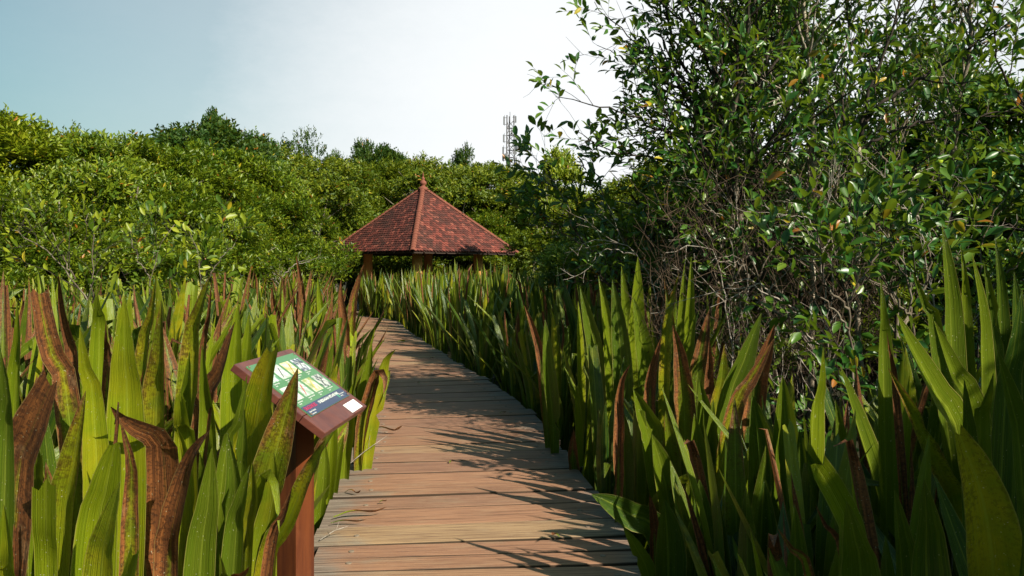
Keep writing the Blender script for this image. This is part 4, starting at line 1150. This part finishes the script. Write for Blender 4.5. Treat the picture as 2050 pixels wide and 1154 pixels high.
near_tree(5,7.2,[([(1880,900),(1900,420),(1912,280),(1922,180),(1942,60),(1950,-80)],.030,.014,0)],
  'thin tree with a reddish brown trunk right of the slanting limb',tree_cfg(lv=[(5.6,.3,(.6,1.2),(25,65)),(5.0,.2,(.3,.7),(30,65)),(6.0,.2,(.12,.3),(30,60)),(0,0,(0,0),(0,0))]),bark='bark',twig='pale_twig')
near_tree(6,6.6,[([(2180,700),(2150,480),(2130,330)],.04,.03,0),([(2150,560),(1990,390),(1860,440),(1760,470),(1690,510)][:1]+[(2060,470),(1950,430),(1850,460),(1770,480)],.020,.004,1,.05),
  ([(2140,420),(2040,330),(1980,290),(1900,262)],.016,.004,1,.1),([(2130,350),(2060,230),(2000,130),(1990,40)],.018,.006,1,.1)],
  'tree just past the right edge, its boughs reaching in over the tall strap leaves',tree_cfg(bias=(-.1,0,.2),leaf=.125),bark='dark_bark',twig='dark_bark')
near_tree(7,8.2,[([(1545,900),(1550,500),(1556,330),(1545,180),(1560,20),(1560,-80)],.028,.012,0)],'thin pole like tree between the forked tree and the pale trunk',tree_cfg(bare=.4),bark='bark')
near_tree(8,8.4,[([(1800,900),(1790,500),(1800,330),(1790,200),(1810,60),(1830,-60)],.028,.012,0)],'thin grey tree behind the slanting limb',tree_cfg(bare=.3),bark='bark')
# shrubs with large leaves
sc_=lambda **k: tree_cfg(lv=[(6.5,.15,(.35,.8),(30,70)),(7,.2,(.15,.4),(30,65)),(0,0,(0,0),(0,0)),(0,0,(0,0),(0,0))],leaf_lv=1,**k)
def shrub(seed,d,stems,label,**k):
    lm=k.pop('leafmat','leaf_near'); tw=k.pop('twig','dark_bark')
    return near_tree(seed,d,stems,label,sc_(**k),bark='bark',twig=tw,name='shrub',cat='shrub',leafmat=lm,group='shrubs in front of the trees')
shrub(21,9.0,[([(1300,640),(1240,520),(1170,490),(1130,400),(1090,350)],.022,.006,0),([(1200,510),(1140,470),(1090,440),(1045,420)],.01,.004,0),([(1240,520),(1220,420),(1190,340),(1180,300)],.012,.004,0),([(1130,400),(1080,350),(1040,335)],.008,.003,0)],
  'shrub bearing a green fruit beside the pavilion roof, with long pointed leaves',leaf=.15,bare=.2,gap=.07)
shrub(22,8.4,[([(1330,680),(1310,540),(1290,440),(1300,370)],.02,.006,0),([(1310,540),(1250,480),(1220,430)],.012,.004,0),([(1310,560),(1370,480),(1400,420)],.012,.004,0)],
  'shrub with sparse leaves below the arching branches',leaf=.13,bare=.35,gap=.08)
shrub(23,4.9,[([(1705,760),(1700,640),(1690,540),(1660,480)],.014,.005,0),([(1700,620),(1640,560),(1590,520)],.010,.004,0),([(1700,600),(1750,520),(1780,470)],.010,.004,0),([(1700,660),(1650,600),(1610,580)],.008,.003,0)],
  'shrub with large glossy oval leaves right below the pale trunk',leaf=.115,bare=.12,gap=.065)
shrub(24,5.2,[([(1830,740),(1820,600),(1800,520),(1760,450)],.014,.005,0),([(1825,640),(1860,540),(1860,470)],.010,.004,0),([(1825,640),(1780,580),(1740,560)],.010,.004,0)],
  'shrub with large glossy leaves left of the tallest strap leaf plant',leaf=.125,bare=.12,gap=.065)
shrub(25,6.4,[([(1960,700),(1960,540),(1980,450),(2010,400)],.016,.005,0),([(1960,560),(1900,500),(1850,440)],.012,.004,0),([(1965,600),(2040,520),(2080,460)],.012,.004,0)],
  'shrub with bright leaves behind the tallest strap leaf plant',leaf=.12,bare=.15,gap=.065)
shrub(26,7.6,[([(1600,760),(1590,600),(1570,480),(1550,420)],.018,.006,0),([(1590,560),(1640,470),(1670,400)],.012,.004,0),([(1590,560),(1520,470),(1490,420)],.012,.004,0)],
  'shrub with dull leaves in the dark heart of the thicket',leaf=.10,bare=.45,gap=.09)
shrub(27,8.0,[([(1420,760),(1420,600),(1400,500),(1360,430)],.018,.006,0),([(1420,560),(1470,470),(1500,430)],.012,.004,0)],
  'shrub with dull leaves behind the white dead twigs',leaf=.10,bare=.45,gap=.09)
# saplings in front of the left trees
shrub(28,6.9,[([(1500,760),(1480,600),(1450,500),(1420,420),(1380,370)],.016,.005,0),([(1470,560),(1510,450),(1530,380)],.010,.004,0),([(1480,600),(1420,520),(1370,470)],.010,.004,0),([(1470,540),(1470,440),(1450,370)],.010,.004,0)],
  'dark leaved shrub filling the thicket below the forked tree',leaf=.10,bare=.12,gap=.055)
shrub(29,8.2,[([(1380,760),(1360,600),(1330,500),(1300,420)],.016,.005,0),([(1360,560),(1400,470),(1420,400)],.010,.004,0),([(1350,560),(1290,500),(1250,460)],.010,.004,0)],
  'dark leaved shrub at the left end of the thicket',leaf=.10,bare=.12,gap=.055)
shrub(31,7.0,[([(190,660),(160,580),(110,520),(60,480),(10,458)],.012,.004,0),([(150,560),(120,500),(105,465)],.007,.003,0)],
  'sapling with a long bare stem and pale leaves at the left',leaf=.10,bare=.6,gap=.12,leafmat='leaf_bush')
shrub(32,7.4,[([(180,660),(186,560),(182,470),(178,420)],.010,.003,0)],'upright sapling with large leaves in front of the left bushes',leaf=.11,bare=.4,gap=.10,leafmat='leaf_bush')
shrub(33,8.6,[([(300,640),(300,560),(330,480),(350,450)],.010,.003,0),([(300,560),(270,500),(262,460)],.008,.003,0)],'sapling with upright leaf sprays left of the tall spear leaf',leaf=.11,bare=.35,gap=.09,leafmat='leaf_bush')
shrub(34,8.8,[([(420,640),(400,560),(395,500),(380,460)],.010,.003,0),([(405,580),(440,520),(470,490)],.008,.003,0)],'sapling standing before the dark gap on the left',leaf=.13,bare=.25,gap=.08,leafmat='leaf_bush')

# dead bare shrubs
dead_cfg=dict(lv=[(4.2,.25,(.3,.7),(20,50)),(5,.2,(.12,.35),(20,55)),(6,.15,(.05,.16),(25,60)),(0,0,(0,0),(0,0))],leaf_lv=9,bare=1,gap=1,leaf=.1,bias=(-.1,0,.1))
def dead(seed,d,stems,label,mat='dead',cfg=dead_cfg):
    g=Grower(seed); g.twig=g.wood; base=None
    for st in stems:
        P=px_path(st[0],d,st[3] if len(st)>3 else 0)
        if base is None: base=Vector((P[0].x,P[0].y,GZ)); P=[base]+P if P[0].z>GZ else P
        g.stem(P,st[1],st[2],0,cfg)
    e=empty('dead_shrub',base,label,'dead shrub','bare dead shrubs in the thicket')
    for mb,nm in ((g.wood,'branches'),):
        if mb.n:
            mb.v=[v-np.array(base,dtype=np.float32) for v in mb.v]; mb.build(nm,M[mat],e,True)
    return e
dead(41,5.2,[([(1650,760),(1600,640),(1560,600),(1500,572),(1450,580)],.010,.003),([(1560,600),(1500,560),(1455,575)],.006,.002)],'white leafless twig reaching left over the strap leaves')
dead(42,5.6,[([(1660,760),(1650,600),(1640,500),(1600,470),(1560,480)],.010,.003),([(1645,500),(1620,440),(1560,430)],.007,.002),([(1648,520),(1600,520),(1570,540)],.006,.002),([(1645,500),(1700,440),(1740,420)],.006,.002)],
  'fan of white dead twigs in front of the pale trunk')
dead(43,6.4,[([(1470,760),(1450,600),(1430,510),(1380,498),(1330,512)],.010,.003),([(1432,520),(1490,535),(1500,600)],.005,.002)],'arched white dead branch above the pointed strap leaves')
dead(44,7.4,[([(1330,700),(1300,560),(1260,500),(1200,480),(1150,505)],.010,.003),([(1270,510),(1210,500),(1180,530)],.006,.002)],'pale dead branch left of the arched one')
dead(145,6.8,[([(1560,800),(1530,600),(1480,450),(1440,380),(1390,360)],.012,.003),([(1500,500),(1440,430),(1400,420)],.007,.002),([(1520,560),(1570,430),(1600,380)],.007,.002)],'grey dead shrub beneath the forked tree')
dead(46,6.0,[([(1880,700),(1850,500),(1820,380),(1860,330),(1900,340)],.010,.003),([(1840,440),(1780,400),(1740,410)],.007,.002),([(1850,470),(1910,440),(1960,460)],.007,.002)],'grey dead shrub behind the shrub with glossy leaves')
dead(47,7.6,[([(1400,760),(1380,600),(1340,440),(1290,350),(1240,330)],.012,.003),([(1360,500),(1400,400),(1440,350)],.008,.002)],'grey dead shrub under the arching dark branches')
dead(48,17,[([(560,640),(560,555),(540,535),(510,528)],.02,.006),([(560,560),(590,530),(620,524)],.015,.005),([(560,570),(530,545),(500,545)],.015,.005)],'bare dead shrub in the dark gap at the back of the left bed')

# brown tangle of fine twigs (nobody could count it)
rt_=random.Random(77); tang=MB()
for i in range(3400):
    px=rt_.uniform(1290,1790); d=rt_.uniform(5.9,9.0); 
    ymin=330+abs(px-1530)*.35; py=rt_.uniform(ymin,820)
    p=at(px,py,d)
    if p.z<GZ: continue
    a=rt_.uniform(0,6.28); v=Vector((math.cos(a)*.6,math.sin(a)*.6,rt_.uniform(-.9,1.3))).normalized()*rt_.uniform(.12,.45)
    q=p+v; mdl=p.lerp(q,.5)+Vector((rt_.gauss(0,.03),rt_.gauss(0,.03),rt_.gauss(0,.03)))
    tang.tube([p,mdl,q],rt_.uniform(.0015,.0042),.001,n=3,cap=False)
tag(tang.build('dead_twig_tangle',M['brown_twig']),'dense brown tangle of fine dead twigs inside the thicket','undergrowth',kind='stuff')
# dark undergrowth of dry stems at the back of the far bed
ug=MB()
for i in range(1500):
    px=rt_.uniform(480,640); d=rt_.uniform(27,31) if px>600 else rt_.uniform(20.5,25)
    p=at(px,0,d); p.z=GZ; q=p+Vector((rt_.gauss(0,.3),rt_.gauss(0,.3),rt_.uniform(1.2,2.4)))
    ug.tube([p,p.lerp(q,.5)+Vector((rt_.gauss(0,.08),0,0)),q],rt_.uniform(.006,.016),.003,n=3,cap=False)
tag(ug.build('dry_stem_undergrowth',M['brown_twig']),'shady undergrowth of thin dry stems below the left trees','undergrowth',kind='stuff')

# fruits
for px,py,d,r,lab in ((1132,416,8.85,.042,'green fruit hanging on the shrub beside the pavilion roof'),(1879,322,6.6,.034,'green fruit among the bright leaves under the slanting limb'),(1371,9,7.2,.034,'green fruit high in the leaning tree at the top of the photo')):
    p=at(px,py,d); e=empty('fruit',p,lab,'fruit','green fruits on the trees')
    f=MB(); f.lathe([(.004,-r*1.08),(r*.45,-r*.95),(r*.8,-r*.62),(r,0),(r*.86,r*.5),(r*.5,r*.85),(r*.1,r*.92)],(0,0,0),14); f.build('flesh',M['fruit'],e,True)
    s_=MB(); s_.tube([(0,0,r*.85),(.006,0,r*1.5),(.015,.01,r*2.6)],.003,.0025,n=5); s_.build('stalk',M['bark'],e,True)

# litter on the boardwalk
def litter(px,py,label,length,yaw,w=.02,wi=1.0,rnd=.5,curl=.03,name='fallen_leaf',cat='fallen leaf'):
    d=EYE*F/(py-HY); p=at(px,py,d); p.z=.012
    e=empty(name,p,label,cat,'fallen leaves and strips on the boardwalk'); mb=MB(); dx=math.cos(yaw); dy=math.sin(yaw); r_=random.Random(px)
    strap_leaf(mb,[(0,0,0),(dx*length*.35,dy*length*.35,curl),(dx*length*.75,dy*length*.75,curl*.5),(dx*length,dy*length,curl*1.4)],w,face=(0,0,1),fold=.5,twist=1.2,wither=wi,rnd=rnd,rng=r_,n=14)
    mb.build('blade',M['strap'],e,True)
litter(668,1040,'pale dry leaf strip curling on the boards right of the sign post',.34,.25,.022,1,.9)
litter(662,1052,'darker dry leaf strip under the pale one',.22,.05,.016,1,.2,.015)
litter(738,870,'brown dead leaf with a rolled end lying on the left plank ends',.34,-.15,.03,1,.2,.06)
litter(690,990,'split white leaf fragment on the plank end beside the ragged plant',.16,-.6,.012,1,.9)
litter(797,686,'small fresh green leaf lying on the far boards',.16,.1,.05,0,.95,.02)
litter(1010,1000-115,'thin dry sliver of leaf on the planks near the right edge',.12,.4,.006,1,.5)
for px_,py_,lb,ln,yw in ((900,930,'curled brown leaf scrap in the middle of the sunlit boards',.07,1.2),(1000,830,'small brown leaf scrap near the right edge of the shaded boards',.08,.3),(840,770,'tiny leaf scrap on the shaded boards before the bend',.09,2.0),(760,1010,'little brown leaf scrap on the lit boards by the left edge',.05,.2),(1120,1080,'small dry leaf scrap among the pointed shadows at the lower right',.06,2.4),(860,720,'pale leaf scrap on the far boards in dappled light',.10,.8)):
    litter(px_,py_,lb,ln,yw,.014,1,.6,.012)
def twig(px,py,label,l,yaw,z=.01,rise=.05):
    d=EYE*F/(py-HY); p=at(px,py,d); p.z=z; e=empty('fallen_twig',p,label,'twig','fallen twigs on the boardwalk')
    mb=MB(); q=Vector((math.cos(yaw)*l,math.sin(yaw)*l,rise)); mb.tube([(0,0,0),q*.5+Vector((0,.01,.012)),q],.004,.0015,n=5); mb.build('stick',M['dead'],e,True)
    m2=MB(); m2.tube([q*.55+Vector((0,.01,.012)),q*.55+Vector((math.cos(yaw+.8)*l*.3,math.sin(yaw+.8)*l*.3,rise))],.0025,.001,n=4); m2.build('side_shoot',M['dead'],e,True)
twig(640,1085,'short pale twig sticking out over the plank ends beside the sign post',.18,.6)
twig(684,955,'long brown twig slanting out from the left plants over the boards',.42,.7,.05,.22)
twig(974,765,'small dark twig lying at the right edge of the shaded boards',.3,.9)

# ------------------------------------------------------------------ camera, light, world
cam=bpy.data.cameras.new('camera'); co=bpy.data.objects.new('camera',cam); col.objects.link(co)
cam.sensor_width=36; cam.lens=F/2050*36; cam.shift_y=-(577-HY)/2050; cam.clip_end=3000; cam.clip_start=.05
co.location=(0,0,EYE); co.rotation_euler=(math.pi/2,0,0); scene.camera=co
SX,SY=.72,-.69; EL=DEG(36)
sd=Vector((SX,SY,0)).normalized()*math.cos(EL)+Vector((0,0,math.sin(EL)))
su=bpy.data.lights.new('sun','SUN'); su.energy=5.0; su.angle=DEG(.5); su.color=(1,.92,.76)
so=bpy.data.objects.new('sun',su); col.objects.link(so); so.rotation_euler=(-sd).to_track_quat('-Z','Y').to_euler()
so.location=(20,-20,30)
wd=bpy.data.worlds.new('World'); scene.world=wd; wd.use_nodes=True; nt=wd.node_tree; nt.nodes.clear()
sky=nt.nodes.new('ShaderNodeTexSky'); sky.sky_type='NISHITA'; sky.sun_disc=False; sky.sun_elevation=EL; sky.sun_rotation=math.atan2(sd.x,sd.y); sky.dust_density=3.0; sky.air_density=1.2; sky.ozone_density=3.0
bg=nt.nodes.new('ShaderNodeBackground'); bg.inputs[1].default_value=.050; nt.links.new(mix_(nt,1.0,sky.outputs[0],(.80,1.26,1.06),'MULTIPLY'),bg.inputs[0])
# thin bright cloud veil lying low ahead
tc=nt.nodes.new('ShaderNodeTexCoord').outputs['Generated']
dot=nt.nodes.new('ShaderNodeVectorMath'); dot.operation='DOT_PRODUCT'; nt.links.new(tc,dot.inputs[0])
cd=Vector((.20,1,.07)).normalized(); dot.inputs[1].default_value=cd
cn=noise_(nt,mapping_(nt,tc,(1.2,1.2,3.5)),2.0,6,.55); cf=noise_(nt,mapping_(nt,tc,(1,1,2.0)),40,4,.7)
fac=math_(nt,'ADD',dot.outputs['Value'],math_(nt,'ADD',math_(nt,'MULTIPLY',math_(nt,'SUBTRACT',cn,.5),.05),math_(nt,'MULTIPLY',math_(nt,'SUBTRACT',cf,.5),.02)))
sz_=nt.nodes.new('ShaderNodeSeparateXYZ'); nt.links.new(tc,sz_.inputs[0])
fac=math_(nt,'SUBTRACT',fac,math_(nt,'MULTIPLY',math_(nt,'MAXIMUM',math_(nt,'SUBTRACT',sz_.outputs[2],.36),0.0),1.6))
f1=smooth_(nt,fac,.72,.985)
f0=math_(nt,'MULTIPLY',smooth_(nt,fac,.5,.95),.46)
ftot=math_(nt,'MAXIMUM',f1,f0)
cl=nt.nodes.new('ShaderNodeBackground'); cl.inputs[0].default_value=(.91,.935,.95,1); cl.inputs[1].default_value=.62
mx=nt.nodes.new('ShaderNodeMixShader'); nt.links.new(ftot,mx.inputs[0]); nt.links.new(bg.outputs[0],mx.inputs[1]); nt.links.new(cl.outputs[0],mx.inputs[2])
wo=nt.nodes.new('ShaderNodeOutputWorld'); nt.links.new(mx.outputs[0],wo.inputs[0])
scene.view_settings.view_transform='Standard'; scene.view_settings.look='None'; scene.view_settings.exposure=0.82; scene.view_settings.gamma=1
cy=scene.cycles
cy.max_bounces=5; cy.diffuse_bounces=1; cy.glossy_bounces=2; cy.transmission_bounces=3; cy.transparent_max_bounces=4
